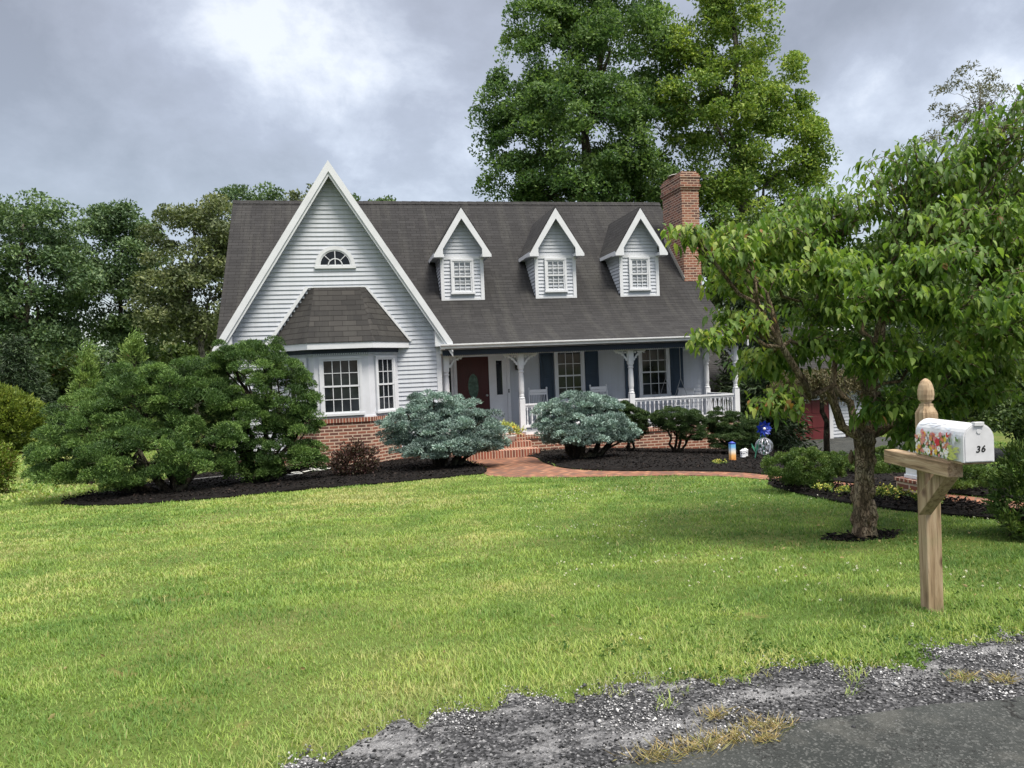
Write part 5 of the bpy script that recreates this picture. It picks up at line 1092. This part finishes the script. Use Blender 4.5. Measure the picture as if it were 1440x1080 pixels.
# ------------------------------------------------------------------ the dogwood on the lawn
def dogwood():
    rng = np.random.default_rng(77); b = np.array(g3(4.86, 6.63)); root = thing('dogwood_tree', 'dogwood tree with drooping green leaves standing on the lawn behind the mailbox', 'tree', b)
    mb = MB(); top = b+np.array([.02, .0, 1.02])
    tp = np.array([b+np.array([0, 0, -.1]), b+np.array([0, 0, .03]), b+np.array([.0, 0, .12]), b+np.array([-.01, 0, .35]), b+np.array([.015, 0, .6]), b+np.array([.03, 0, .85]), top])
    mb.tube(tp, [.145, .12, .10, .09, .086, .092, .10], 14)
    for k in range(26):                                                                   # burls and bark ridges
        a = rng.random()*6.28; zz = rng.random()*.9; q = b+np.array([math.cos(a)*.10, math.sin(a)*.10, zz]); mb.tube([q, q+np.array([0, 0, .06]), q+np.array([.0, 0, .14])], [.01, .035, .008], 6)
    limbs = [((3.95, 6.5, 1.75), .050), ((4.78, 6.4, 2.15), .050), ((5.35, 6.9, 2.0), .042), ((6.1, 6.6, 1.6), .045), ((4.9, 7.5, 2.1), .04), ((4.6, 6.0, 1.9), .034)]
    ends = []
    for e, r in limbs:
        p = bend(top+np.array([0, 0, -.04]), e, rng, 8, .05, -.10); mb.tube(p, np.linspace(r, r*.6, 8), 9, False); ends.append((np.array(e), r*.6, p))
    LOB = [(3.42, 6.4, 2.64, .24, .3, .10), (3.0, 6.4, 2.80, .13, .2, .03), (3.80, 6.9, 2.45, .38, .45, .18), (3.08, 6.3, 1.84, .13, .2, .08), (3.52, 6.5, 2.02, .27, .3, .14), (4.35, 7.0, 2.88, .55, .6, .24), (5.05, 7.2, 3.22, .7, .75, .28), (5.9, 6.8, 3.50, .72, .8, .32), (6.6, 6.4, 3.80, .6, .7, .45), (4.62, 5.95, 2.16, .6, .6, .22), (5.3, 5.8, 2.04, .62, .6, .18), (5.95, 6.0, 1.80, .6, .6, .18), (6.5, 6.3, 2.75, .7, .8, .36), (5.5, 7.3, 2.65, .8, .8, .32), (3.88, 6.5, 1.22, .24, .28, .17), (4.0, 7.3, 2.70, .45, .5, .18), (5.0, 7.3, 2.1, .5, .6, .24), (4.98, 6.3, 1.16, .26, .3, .15), (6.6, 7.2, 2.0, .6, .7, .28), (6.9, 6.9, 3.2, .6, .7, .48), (4.2, 6.3, 2.45, .4, .45, .18), (5.25, 6.4, 1.0, .2, .22, .12), (6.3, 6.9, 1.35, .5, .5, .16), (3.55, 6.7, 2.86, .3, .4, .10), (5.7, 6.3, 2.9, .6, .6, .26), (4.4, 6.6, 1.78, .36, .4, .16), (4.6, 6.0, 1.66, .36, .4, .15), (5.3, 6.0, 1.55, .36, .4, .15), (4.25, 7.2, 1.6, .4, .5, .2), (5.6, 7.4, 1.7, .6, .6, .25), (5.0, 5.7, 2.45, .5, .5, .18), (6.1, 7.4, 1.1, .5, .5, .18), (5.12, 6.3, .86, .20, .22, .12), (4.72, 6.2, 1.12, .18, .2, .1), (5.7, 6.5, 1.2, .35, .4, .14), (6.0, 7.2, .75, .4, .4, .16), (6.5, 6.6, 1.48, .5, .45, .13), (7.0, 7.3, 1.6, .5, .5, .2), (6.0, 6.3, 1.25, .3, .35, .1), (4.75, 6.8, 2.5, .5, .5, .2), (6.2, 5.7, 2.3, .5, .5, .2)]
    Pl, Dl, Cl = [], [], []
    for li, (cx, cy, cz, rx, ry, rz) in enumerate(LOB):
        lc = np.array([cx, cy, cz]); e = min(ends, key=lambda q: np.linalg.norm(q[0]-lc)+.6*max(0, q[0][2]-cz)); st = e[2][7] if cz > e[0][2]-.2 else e[2][4]
        p = bend(st, lc, rng, 7, .05, .04); mb.tube(p, np.linspace(e[1]*.75, .012, 7), 6, False)
        nt = int(rx*ry*150)+9
        for k in range(nt):                                                               # twigs in flat layers
            d = rng.normal(size=3); d /= np.linalg.norm(d); q = lc+d*np.array([rx, ry, rz])*(.35+.65*rng.random()**.5)
            s = p[rng.integers(3, 7)]; tw = bend(s, q, rng, 5, .06, .06)
            if rng.random() < .5: mb.tube(tw, np.linspace(.008, .003, 5), 4, False)
            cl = rng.random(); m = 17
            for j in range(m):
                u = rng.random()**.5; pos = tw[min(4, int(u*4.99))]+rng.normal(size=3)*np.array([.06, .06, .035])
                a = rng.random()*6.283; hz = unit(np.array([math.cos(a), math.sin(a), 0])+(pos-lc)*np.array([1, 1, 0])*1.2)
                Pl.append(pos); Dl.append(unit(hz*.8+np.array([0, 0, -.25-.75*rng.random()]))); Cl.append(cl)
    mb.build('trunk', 'dogwood_bark', root, smooth=True)
    P = np.array(Pl); D = np.array(Dl); n = len(P); L = .036+.056*rng.random(n); V, F, k = curved_leaves(P, D, L, L*(.50+.16*rng.random(n)), (.05+.95*rng.random(n)**1.3), rng)
    cl = np.array(Cl)
    np_mesh('crown', V, F, 'dogwood_leaf', root, attrs={'rnd': np.repeat(np.clip(rng.random(n)*.8+.2*(P[:, 0] < 4.2), 0, 1), k), 'clump': np.repeat(cl, k), 'odd': np.repeat(.55*cl[::-1]+.45*rng.random(n)+.08*(P[:, 0] < 4), k)})
dogwood()

# ------------------------------------------------------------------ trees behind the house
GB = 'tall broadleaf trees behind the house'
tree('broadleaf_tree', 'huge dark green broadleaf tree rising behind the roof between the dormers', 'tree', g3(14.6, 42), (14.6, 42, 23), .42, [(12.2, 42.0, 18.63, 2.5, 2.5, 4.0), (10.4, 42.0, 14.22, 2.2, 2.3, 2.9), (15.45, 42.0, 19.98, 3.2, 3.2, 4.44), (13.52, 41.0, 14.29, 3.43, 3.09, 3.21), (14.2, 42.0, 24.5, 2.2, 2.4, 2.6), (11.3, 42, 20.8, 1.6, 1.6, 2.0), (9.0, 42.0, 16.15, 1.0, 1.1, 2.0), (16.3, 41.5, 14.36, 2.6, 2.6, 3.26), (9.6, 42.0, 12.03, 1.6, 1.6, 1.4), (12.5, 41, 11, 3, 2.5, 2), (15.5, 41, 10.5, 3, 2.5, 2.2), (12, 42, 7, 3.5, 3, 2.5), (16, 42, 7, 3.5, 3, 2.5)], 'maple_leaf', 'bark', 101, dens=.44, per=230, rad=.92, L=.21, W=.115, group=GB)
tree('broadleaf_tree', 'huge lighter green broadleaf tree rising behind and right of the chimney', 'tree', g3(21.8, 40), (21.9, 40, 21), .36, [(22.32, 40.0, 19.47, 2.1, 2.1, 3.19), (21.4, 40.0, 15.46, 2.7, 2.6, 3.0), (24.2, 40.0, 16.75, 1.9, 2.0, 2.5), (24.8, 40.0, 13.53, 2.0, 2.0, 2.3), (20.76, 40.0, 12.3, 2.5, 2.37, 1.99), (21.99, 40.0, 22.5, 1.76, 1.58, 1.79), (18.9, 40.3, 16.3, 1.6, 1.6, 2.7), (18.6, 41, 19.8, 1.2, 1.4, 1.9), (26.2, 40.0, 12.6, .9, .9, 1.2), (23, 40, 10, 2.8, 2.4, 2.2), (20, 40, 9, 2.5, 2.2, 2.2), (24, 40, 6.5, 3, 2.6, 2.5)], 'bright_leaf', 'pale_bark', 102, dens=.40, per=230, rad=.92, L=.21, W=.115, group=GB)
GL = 'woodland trees beyond the left lawn'
tree('woodland_tree', 'tall dark woodland tree at the far left edge', 'tree', g3(-17.4, 48), (-17.6, 48, 11.5), .26, [(-17.7, 48.0, 10.0, 2.3, 2.29, 2.2), (-16.75, 48.0, 7.44, 2.57, 2.31, 2.8), (-19.92, 48.0, 9.2, 2.86, 2.57, 3.0), (-17.25, 48.0, 4.64, 2.19, 1.97, 2.0), (-20.5, 48, 5.5, 2.5, 2.2, 2.4)], 'wood_leaf', 'bark', 111, dens=.42, per=190, rad=.98, L=.23, W=.13, group=GL)
tree('woodland_tree', 'woodland tree with a thin wispy top, second from the left edge', 'tree', g3(-13.6, 52), (-13.7, 52, 11.5), .24, [(-13.63, 52.0, 9.7, 2.3, 2.24, 2.6), (-12.97, 52.0, 6.5, 2.58, 2.32, 3.0), (-14.9, 52.0, 6.98, 2.0, 1.84, 3.0), (-12.9, 52.0, 11.4, 1.2, 1.2, 1.3), (-14.6, 52, 11.2, 1.0, 1, 1.2)], 'wood_leaf', 'bark', 112, dens=.42, per=190, rad=.98, L=.23, W=.13, group=GL)
tree('woodland_tree', 'olive tinged woodland tree close to the left end of the roof', 'tree', g3(-8.7, 48), (-8.6, 48, 11), .24, [(-8.9, 48.0, 9.3, 2.2, 2.14, 2.5), (-7.68, 48.0, 6.44, 2.2, 1.98, 2.93), (-9.8, 48.0, 6.07, 1.9, 1.76, 2.4), (-7.07, 48.0, 10.7, 1.6, 1.5, 1.5), (-6.3, 48, 8.2, 1.5, 1.4, 2)], 'wood_leaf_olive', 'pale_bark', 113, dens=.42, per=190, rad=.98, L=.23, W=.13, group=GL)
tree('woodland_tree', 'woodland tree whose top shows above the left end of the ridge', 'tree', g3(-5.9, 56), (-6, 56, 13.4), .24, [(-5.87, 56.0, 13.2, 2.3, 2.14, 1.5), (-7.3, 56.0, 12.4, 1.88, 1.69, 1.72), (-6.5, 56, 9.5, 2.6, 2.2, 2.6), (-5.0, 56, 9, 2.4, 2, 2.6)], 'wood_leaf', 'bark', 114, dens=0.42, per=120, rad=0.8, L=0.26, W=0.15, group=GL)
tree('woodland_tree', 'distant tree peeping over the ridge just left of the gable peak', 'tree', g3(-2, 58), (-2, 58, 14), .22, [(-2.0, 58.0, 14.4, 1.6, 1.31, .9), (-2.4, 58, 11.5, 2.2, 2, 2.2)], 'wood_leaf_olive', 'bark', 115, dens=0.45, per=90, rad=0.7, L=0.25, W=0.14, group=GL)
tree('woodland_tree', 'distant tree peeping over the ridge just right of the gable peak', 'tree', g3(2, 58), (2, 58, 13.6), .22, [(1.95, 58.0, 14.1, 1.6, 1.31, .7), (1.9, 58, 11.5, 2.2, 2, 2.2)], 'wood_leaf', 'bark', 116, dens=0.5, per=100, rad=0.7, L=0.25, W=0.14, group=GL)
for i, (x, y, h, w, m, lab) in enumerate(((-23, 62, 9.5, 3.6, 'wood_leaf', 'low dark tree in the back row at the far left'), (-16, 66, 9, 3.8, 'wood_leaf', 'dark tree in the back row behind the wispy topped one'), (-10, 64, 9.5, 3.6, 'wood_leaf_olive', 'olive tree in the back row left of the roof'), (-4.5, 67, 10, 3.8, 'wood_leaf', 'dark tree in the back row nearest the gable'), (-29, 60, 10, 4, 'wood_leaf', 'dark tree in the back row beyond the left edge'), (-19.5, 57, 5.5, 2.6, 'understory', 'low bushy tree at the wood edge above the yellow bush'), (-12, 57, 5.2, 2.6, 'understory', 'low bushy tree at the wood edge behind the junipers'))):
    h *= .72; tree('woodland_tree', lab, 'tree', g3(x, y), (x, y, h*.9), .2, [(x, y, h*.75, w*.8, w*.7, h*.26), (x-w*.5, y, h*.45, w*.75, w*.7, h*.28), (x+w*.55, y, h*.42, w*.75, w*.7, h*.28), (x, y-.5, h*.18, w, w*.7, h*.2)], m, 'bark', 300+i, dens=.5, per=120, rad=.9, L=.30, W=.18, group=GL)
def conifer(name, label, base, h, r, seed, mat='dark_conifer', group=None, lean=0.0, low=.08):
    rng = np.random.default_rng(seed); root = thing(name, label, 'tree', base, 0, group); b = np.array(base, float); mb = MB()
    mb.tube([b-np.array([0, 0, .1]), b+np.array([0, 0, h*.5]), b+np.array([0, 0, h*.98])], [.035*h*.4, .02*h*.4, .01], 7); Cc, Dd = [], []
    nl = int(h*2.6)
    for i in range(nl):
        f = low+(1-low)*i/nl; z = h*f; R_ = r*(1-f)**.8*(.85+.3*rng.random()); k = max(4, int(5+R_*3.2))
        for j in range(k):
            a = 2*math.pi*(j+rng.random())/k; e = b+np.array([math.cos(a)*R_, math.sin(a)*R_, z-R_*.22]); s = b+np.array([0, 0, z]); mb.tube([s, (s+e)/2+np.array([0, 0, R_*.06]), e], [.012*h*.25+.008, .012, .006], 4, False)
            for u in np.linspace(.3, 1, max(3, int(R_*4.5))): Cc.append(s+(e-s)*u+rng.normal(size=3)*.06); Dd.append(unit(np.array([math.cos(a), math.sin(a), -.25])))
    mb.build('trunk', 'dark_bark', root, smooth=True)
    foliage('crown', root, mat, np.array(Cc), np.array(Dd), 34, .16, .22, .05, rng, .9, .55, .0, .5); return root
conifer('spruce_tree', 'dark blue green spruce behind the yellow bush at the far left', g3(-15.3, 40), 5.0, 2.4, 121)
conifer('spruce_tree', 'dark conifer filling the gap right of the porch corner', g3(12.45, 21.3), 4.4, 1.2, 122, group='dark conifers right of the porch', low=.02)
conifer('spruce_tree', 'dark conifer behind the blue flower spinner, farther from the porch', g3(13.1, 23.6), 5.6, 1.35, 123, group='dark conifers right of the porch', low=.02)
def weeping():
    rng = np.random.default_rng(130); b = np.array(g3(12.55, 18.6)); root = thing('weeping_maple', 'small weeping tree with brownish drooping leaves in front of the garage', 'tree', b); mb = MB(); Cc, Dd = [], []
    top = b+np.array([0, 0, 2.0]); mb.tube(bend(b-np.array([0, 0, .1]), top, rng, 7, .04), np.linspace(.09, .05, 7), 8)
    for i in range(70):
        a = rng.random()*6.283; r = .35+1.15*rng.random(); z = top[2]+.25-.1*r*r; e0 = top+np.array([math.cos(a)*r, math.sin(a)*r, .30*(1-r*.3)]); e1 = e0+np.array([math.cos(a)*.18, math.sin(a)*.18, -.25-.5*rng.random()])
        p = np.array([top, (top+e0)/2+np.array([0, 0, .12]), e0, (e0+e1)/2+np.array([math.cos(a)*.06, math.sin(a)*.06, 0]), e1]); mb.tube(p, [.025, .018, .012, .008, .004], 4, False)
        for u in np.linspace(.35, 1, 9):
            q = u*4; k = min(3, int(q)); Cc.append(p[k]+(p[k+1]-p[k])*(q-k)); Dd.append(np.array([math.cos(a)*.4, math.sin(a)*.4, -.8]))
    mb.build('trunk', 'dark_bark', root, smooth=True); foliage('crown', root, 'weeping_leaf', np.array(Cc), np.array(Dd), 26, .085, .085, .03, rng, .9, .6, -.2)
weeping()
GR = 'understory trees behind the dogwood'
tree('understory_tree', 'green tree rising between the porch corner and the dogwood', 'tree', g3(17.8, 30), (17.8, 30, 6.5), .16, [(18.0, 30.0, 4.16, 2.39, 2.15, 2.6), (16.88, 30.0, 1.4, 1.8, 1.52, 2.0), (19.12, 30.0, 6.3, 1.9, 1.7, 1.4), (19.5, 30, 2.2, 2.2, 1.8, 2.2), (15.6, 30.5, 5.6, 1.4, 1.4, 1.8), (15.2, 30.5, 2.6, 1.6, 1.5, 2.0)], 'understory', 'bark', 141, dens=0.7, per=150, rad=0.62, L=0.18, W=0.11, group=GR)
tree('understory_tree', 'broad green tree behind the dogwood crown above the garage', 'tree', g3(21.8, 27), (21.8, 27, 5.5), .18, [(21.68, 27.0, 3.6, 2.8, 2.4, 2.7), (20.2, 27.0, 1.4, 1.9, 1.7, 1.7), (23.6, 27.0, 5.4, 2.6, 2.4, 2.0), (23.6, 27, 1.6, 2.4, 2, 2)], 'understory', 'bark', 142, dens=0.7, per=150, rad=0.62, L=0.18, W=0.11, group=GR)
tree('understory_tree', 'dark green tree at the right edge behind the mailbox', 'tree', g3(16.6, 16.5), (16.6, 16.5, 3.4), .14, [(16.2, 16.5, 2.6, 1.9, 1.7, 1.5), (17.8, 16.5, 3.0, 1.9, 1.7, 1.6), (15.2, 16.8, 1.5, 1.4, 1.3, 1.2), (16.4, 16.2, .9, 1.7, 1.5, 1.2), (18.3, 16.5, 1.0, 1.8, 1.5, 1.4), (17.2, 16, -.1, 1.8, 1.3, .7)], 'understory', 'dark_bark', 143, dens=1.3, per=150, rad=0.42, L=0.125, W=0.075, group=GR)
tree('understory_tree', 'dark low branched tree between the lamp post and the garage', 'tree', g3(13.9, 15.2), (13.9, 15.2, 2.2), .12, [(13.7, 15.2, 1.9, 1.3, 1.2, 1.0), (14.9, 15.2, 1.7, 1.3, 1.2, 1.1), (13.2, 15.3, .9, .9, .8, .55), (14.6, 15.0, .5, 1.1, 1.0, .7)], 'dark_conifer', 'dark_bark', 144, dens=1.5, per=150, rad=0.36, L=0.11, W=0.055, group=GR)
tree('understory_tree', 'dark green bushy tree beyond the low shrub, behind the mailbox box', 'tree', g3(13.3, 13.0), (13.3, 13.0, 1.6), .08, [(12.6, 13.1, .75, .9, .8, .6), (13.6, 13.0, 1.1, 1.0, .9, .8), (14.4, 12.8, .6, 1.0, .9, .7), (13.2, 12.7, .15, 1.2, .9, .4), (12.1, 13.4, .2, .7, .6, .4)], 'understory', 'dark_bark', 147, dens=2.2, per=150, rad=.30, L=.09, W=.05, group=GR)
tree('wispy_tree', 'thin grey green wispy tree top against the cloud at upper right', 'tree', g3(32.3, 34), (32.5, 34, 15.3), .16, [(32.0, 34.0, 14.3, 2.2, 2.0, 1.7), (34.3, 34.0, 14.0, 1.9, 1.59, 1.6), (31.17, 34.0, 12.4, 2.0, 1.9, 1.3), (34, 34, 11.5, 2.6, 2, 1.8)], 'wispy_leaf', 'pale_bark', 145, dens=0.42, per=60, rad=0.55, L=0.2, W=0.06, twigs=26, shell=.2)
tree('understory_tree', 'green tree low behind the wispy tree at upper right', 'tree', g3(27.5, 31), (27.5, 31, 8.5), .2, [(27.5, 31, 7.8, 2.8, 2.4, 2.2), (30.5, 31, 8.3, 2.6, 2.3, 2.0), (28.5, 31, 4.5, 3.4, 2.6, 2.6), (25.2, 31, 5.2, 2, 2, 2)], 'understory', 'bark', 146, dens=0.55, per=140, rad=0.7, L=0.2, W=0.12, group=GR)

# ------------------------------------------------------------------ grass, gravel stones, mulch chips, clover
def pnoise(x, y, s, seed):
    r = np.random.default_rng(seed); v = np.zeros_like(x)
    for o in range(4):
        a, b, c, d = r.uniform(.6, 1.4, 4)*s*2**o; p, q = r.uniform(0, 6.28, 2); v += np.sin(x*a+y*b*.7+p+1.3*np.sin(y*c))*np.sin(y*d-x*a*.5+q+1.1*np.sin(x*b))/(1.6**o)
    return v
def blades(n, region, hgt, wid, seed, mat, name, label, bias=0.0, edge=.12):
    rng = np.random.default_rng(seed); x0, x1, y0, y1 = region
    y = y0+(y1-y0)*rng.random(n); x = x0+(x1-x0)*rng.random(n)
    cl = np.floor(x*9)*37.3+np.floor(y*9)*11.7; 
    de = y-lawn_edge(x); ok = (rng.random(n) < np.clip((de+.05)/.22, .0, 1)**.8) & (de > -.12) | ((de > -.42) & (de < .02) & (pnoise(x, y, 5.5, 88)+.9*rng.random(n)+de*1.6 > 1.05))
    for p in (PATH, BED_L, BED_C, BED_R, DRIVE): ok &= ~inside(x+rng.normal(size=n)*.035, y+rng.normal(size=n)*.035, p)
    ok &= ~(inside(x, y, RING) & (rng.random(n) < .55)); ok &= ~((x > -3.3) & (x < 11.1) & (y > 20.0))
    # keep what the camera's wedge can see, with a generous margin
    ang = np.arctan2(x, y); ok &= (ang > -.52) & (ang < .90)
    x, y = x[ok], y[ok]; n = len(x); z = gz(x, y)
    pn = pnoise(x, y, 1.1, 5); ok2 = rng.random(n) < .80+.2*np.clip(pn, -1, 1); x, y, z, pn = x[ok2], y[ok2], z[ok2], pn[ok2]; n = len(x)
    nearedge = np.exp(-np.clip(y-lawn_edge(x), 0, 9)/.35)
    h = hgt*(.55+.8*rng.random(n))*(1+.35*np.clip(pnoise(x, y, 2.3, 9), -1, 1.2))*(1+.5*nearedge*(rng.random(n) < .5)); a = rng.random(n)*6.283; ln = (.35+1.15*rng.random(n))*h
    S = np.stack([-np.sin(a), np.cos(a), np.zeros(n)], 1)*(wid*(.7+.6*rng.random(n)))[:, None]*.5; T = np.stack([np.cos(a)*ln, np.sin(a)*ln, h], 1); B = np.stack([x, y, z-.004], 1)
    mid = B+T*np.array([.35, .35, .62]); V = np.stack([B-S, B+S, mid+S*.8, mid-S*.8, B+T], 1).reshape(-1, 3); i = (np.arange(n)*5)[:, None]
    F = (i+np.array([0, 1, 2, 0, 2, 3, 3, 2, 4])[None]).reshape(-1, 3)
    dry = np.clip(.47+.30*nearedge*(rng.random(n) < .6)+.22*pnoise(x, y, .55, 21)+.16*pn+.12*np.clip(pnoise(x, y, 3.1, 33), -1, 1)-.40*sstep(.3, 5.0, x)+.10*sstep(4.5, 9, y)*(x < 4)+.26*np.clip(pnoise(x, y, 1.7, 55)-.40, 0, 1)*.55+.11*np.clip(pnoise(x, y, .8, 66)-.55, 0, 1), 0, 1); rnd = np.clip(dry+rng.normal(size=n)*.16, 0, 1); k3 = rng.random(n) < .03; rnd[k3] = 1  # dry patches; left-right fade paints in sun and shade, plus greener species right
    o = np_mesh(name, V, F, mat, attrs={'rnd': np.repeat(rnd, 3), 'clump': np.repeat(np.clip(.5+.3*pnoise(x, y, 4.0, 44)+rng.normal(size=n)*.18, 0, 1), 3), 'odd': np.repeat(rng.random(n), 3)})
    tag(o, label, 'grass', kind='stuff'); return o
def lawn():
    parts = []
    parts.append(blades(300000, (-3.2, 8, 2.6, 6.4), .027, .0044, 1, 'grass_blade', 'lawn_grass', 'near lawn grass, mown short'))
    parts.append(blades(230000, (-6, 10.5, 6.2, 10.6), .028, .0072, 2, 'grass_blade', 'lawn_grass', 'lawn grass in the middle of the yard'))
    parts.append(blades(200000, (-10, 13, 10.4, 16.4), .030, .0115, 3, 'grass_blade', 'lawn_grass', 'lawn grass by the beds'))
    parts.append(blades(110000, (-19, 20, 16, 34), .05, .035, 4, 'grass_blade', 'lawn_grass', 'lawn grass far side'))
    return parts
lp = lawn()
with_all = lp[0]
# one lawn: join the strips into a single object
def join(objs):
    base = objs[0]; bm_v, bm_f, at = [], [], {'rnd': [], 'clump': [], 'odd': []}; o0 = 0
    for o in objs:
        me = o.data; v = np.zeros(len(me.vertices)*3, np.float32); me.vertices.foreach_get('co', v); l = np.zeros(len(me.loops), np.int32); me.loops.foreach_get('vertex_index', l)
        bm_v.append(v.reshape(-1, 3)); bm_f.append(l.reshape(-1, 3)+o0); o0 += len(me.vertices)
        for k in at: a = np.zeros(len(me.polygons), np.float32); me.attributes[k].data.foreach_get('value', a); at[k].append(a)
    mt = base.data.materials[0].name
    for o in objs: me = o.data; bpy.data.objects.remove(o); bpy.data.meshes.remove(me)
    return np_mesh('lawn_grass', np.concatenate(bm_v), np.concatenate(bm_f), mt, attrs={k: np.concatenate(a) for k, a in at.items()})
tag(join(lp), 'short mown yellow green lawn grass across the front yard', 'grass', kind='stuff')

def stones():
    rng = np.random.default_rng(8); n = 110000; x = rng.uniform(-1.5, 6, n); y = rng.uniform(1.8, 4.3, n); le = lawn_edge(x); ae = np.interp(x, ax_, AE)
    ok = (y < le+.03+.16*rng.random(n)**2.5) & (y > ae-.04+.10*rng.random(n)**3*-1); pn = pnoise(x, y, 2.1, 61); ok &= rng.random(n) < np.clip(.62+.5*pn, .12, 1); x, y = x[ok], y[ok]; pn = pn[ok]; n = len(x)
    r = .0028+.0062*rng.random(n)**2.2; r[rng.random(n) < .006] *= 2.2
    oc = np.array([(1, 0, 0), (-1, 0, 0), (0, 1, 0), (0, -1, 0), (0, 0, 1), (0, 0, -1)], float); V = oc[None]*r[:, None, None]*(.6+.8*rng.random((n, 6, 1)))
    V[..., 2] *= .65; a = rng.random(n)*6.28; ca, sa = np.cos(a)[:, None], np.sin(a)[:, None]; X_ = V[..., 0]*ca-V[..., 1]*sa; Y_ = V[..., 0]*sa+V[..., 1]*ca
    V = np.stack([X_+x[:, None], Y_+y[:, None], V[..., 2]+(gz(x, y)+.008+r*.3)[:, None]], -1).reshape(-1, 3); i = (np.arange(n)*6)[:, None]
    F = (i+np.array([0, 2, 4, 2, 1, 4, 1, 3, 4, 3, 0, 4, 2, 0, 5, 1, 2, 5, 3, 1, 5, 0, 3, 5])[None]).reshape(-1, 3)
    rnd = np.clip(rng.random(n)**1.1*.85+.22*pn, 0, 1); o = np_mesh('gravel_stones', V, F, 'stone', attrs={'rnd': np.repeat(rnd, 8), 'clump': np.repeat(rng.random(n), 8), 'odd': np.zeros(n*8)}); tag(o, 'loose grey and white gravel stones along the road edge', 'gravel', kind='stuff')
stones()
def chips():
    rng = np.random.default_rng(9); P = []
    for poly, m in ((BED_L, 9000), (BED_C, 12000), (BED_R, 2500), (RING, 160)):
        x0, y0 = poly.min(0); x1, y1 = poly.max(0); x = rng.uniform(x0, x1, m*2); y = rng.uniform(y0, y1, m*2); ok = inside(x, y, poly); P.append(np.stack([x[ok], y[ok], gz(x[ok], y[ok])+(.07 if poly is not RING else .015)+.02*rng.random(ok.sum())], 1))
    P = np.concatenate(P); n = len(P); D = unit(rng.normal(size=(n, 3))*np.array([1, 1, .35])); V, F = leaf_quads(P, D, .03+.06*rng.random(n), .012+.018*rng.random(n), rng, .2)
    tag(np_mesh('mulch_chips', V, F, 'mulch_chip', attrs={'rnd': np.repeat(rng.random(n)**1.6, 2), 'clump': np.repeat(rng.random(n), 2), 'odd': np.zeros(n*2)}), 'shredded dark mulch chips covering the flower beds', 'mulch', kind='stuff')
chips()
def clover():
    rng = np.random.default_rng(10); n = 1100; x = rng.uniform(.2, 8, n); y = rng.uniform(3.8, 12, n)
    ok = (pnoise(x, y, 1.3, 71) > .25) & (x > .9+.12*y) & (y > lawn_edge(x)+.15)
    for p in (PATH, BED_C, BED_R): ok &= ~inside(x, y, p)
    x, y = x[ok], y[ok]; n = len(x); Cc = np.stack([x, y, gz(x, y)+.045+.02*rng.random(n)], 1)
    o = foliage('clover_flowers', None, 'clover', Cc, unit(rng.normal(size=(n, 3))+np.array([0, 0, .6])), 9, .0028, .009, .007, rng, .8, .8, .3); tag(o, 'scattered white clover heads in the lawn', 'clover', kind='stuff')
clover()
def weeds():
    rng = np.random.default_rng(12); n = 700; x = rng.uniform(.9, 6, n); d = rng.exponential(.30, n); k = pnoise(x, d, 2.2, 91) > -.1; x, d = x[k], d[k]; n = len(x); y = lawn_edge(x)+d-.02; Cc = np.stack([x, y, gz(x, y)+.012+.016*rng.random(n)], 1)
    o = foliage('edge_weeds', None, 'weed_leaf', Cc, unit(rng.normal(size=(n, 3))+np.array([0, 0, .7])), 5, .014, .022, .015, rng, .8, .8, .0); tag(o, 'broad leaved weeds along the ragged lawn edge', 'weeds', kind='stuff')
weeds()
def fallen():
    rng = np.random.default_rng(14); n = 300; x = rng.uniform(-2.5, 7, n); y = 3.7+9*rng.random(n)**1.3; k = (rng.random(n) < np.where(np.hypot(x-4.9, y-6.6) < 2.4, 1, .22)) & (y > lawn_edge(x)); x, y = x[k], y[k]; n = len(x)
    P = np.stack([x, y, gz(x, y)+.022+.012*rng.random(n)], 1); D = unit(rng.normal(size=(n, 3))*np.array([1, 1, .3])); V, F = leaf_quads(P, D, .022+.026*rng.random(n), .014+.012*rng.random(n), rng, .4)
    tag(np_mesh('fallen_leaves', V, F, 'dry_blade', attrs={'rnd': np.repeat(rng.random(n), 2), 'clump': np.repeat(rng.random(n), 2), 'odd': np.zeros(n*2)}), 'scattered dry fallen leaves on the lawn', 'leaves', kind='stuff')
fallen()
TUF = [(1.18, 2.97, 1.2, 'straw coloured grass tuft at the asphalt edge, nearest the bottom of the frame'), (1.36, 3.0, 1.4, 'straw coloured grass tuft spreading over the gravel, second from the bottom'), (1.52, 3.03, 1.2, 'straw coloured grass tuft in the middle of the row at the asphalt edge'), (1.72, 3.08, 1.3, 'largest yellow grass tuft where the asphalt corner begins'), (1.66, 2.97, .7, 'thin flat yellow tuft lying on the asphalt below the largest tuft'), (1.58, 3.26, .8, 'sparse green yellow tuft standing alone in the dark gravel'), (2.95, 3.28, .8, 'small yellow tuft in gravel at the right, left of a pair'), (3.1, 3.2, .7, 'small yellow tuft in gravel at the right, nearer the road of a pair')]
for i, (x, y, sc, lab) in enumerate(TUF):
    rng = np.random.default_rng(200+i); n = int(120*sc); a = rng.random(n)*6.28; P = np.stack([x+rng.normal(size=n)*.05*sc, y+rng.normal(size=n)*.025*sc, np.full(n, G(x, y)+.012)], 1)
    D = unit(np.stack([np.cos(a), np.sin(a), .25+.9*rng.random(n)], 1)); V, F = leaf_quads(P, D, (.03+.055*rng.random(n))*sc**.5, .0042, rng, .2)
    tag(np_mesh('grass_tuft', V, F, 'dry_blade', origin=(x, y, G(x, y)), attrs={'rnd': np.repeat(rng.random(n), 2), 'clump': np.repeat(rng.random(n), 2), 'odd': np.zeros(n*2)}), lab, 'grass tuft', 'dry grass tufts at the road edge')
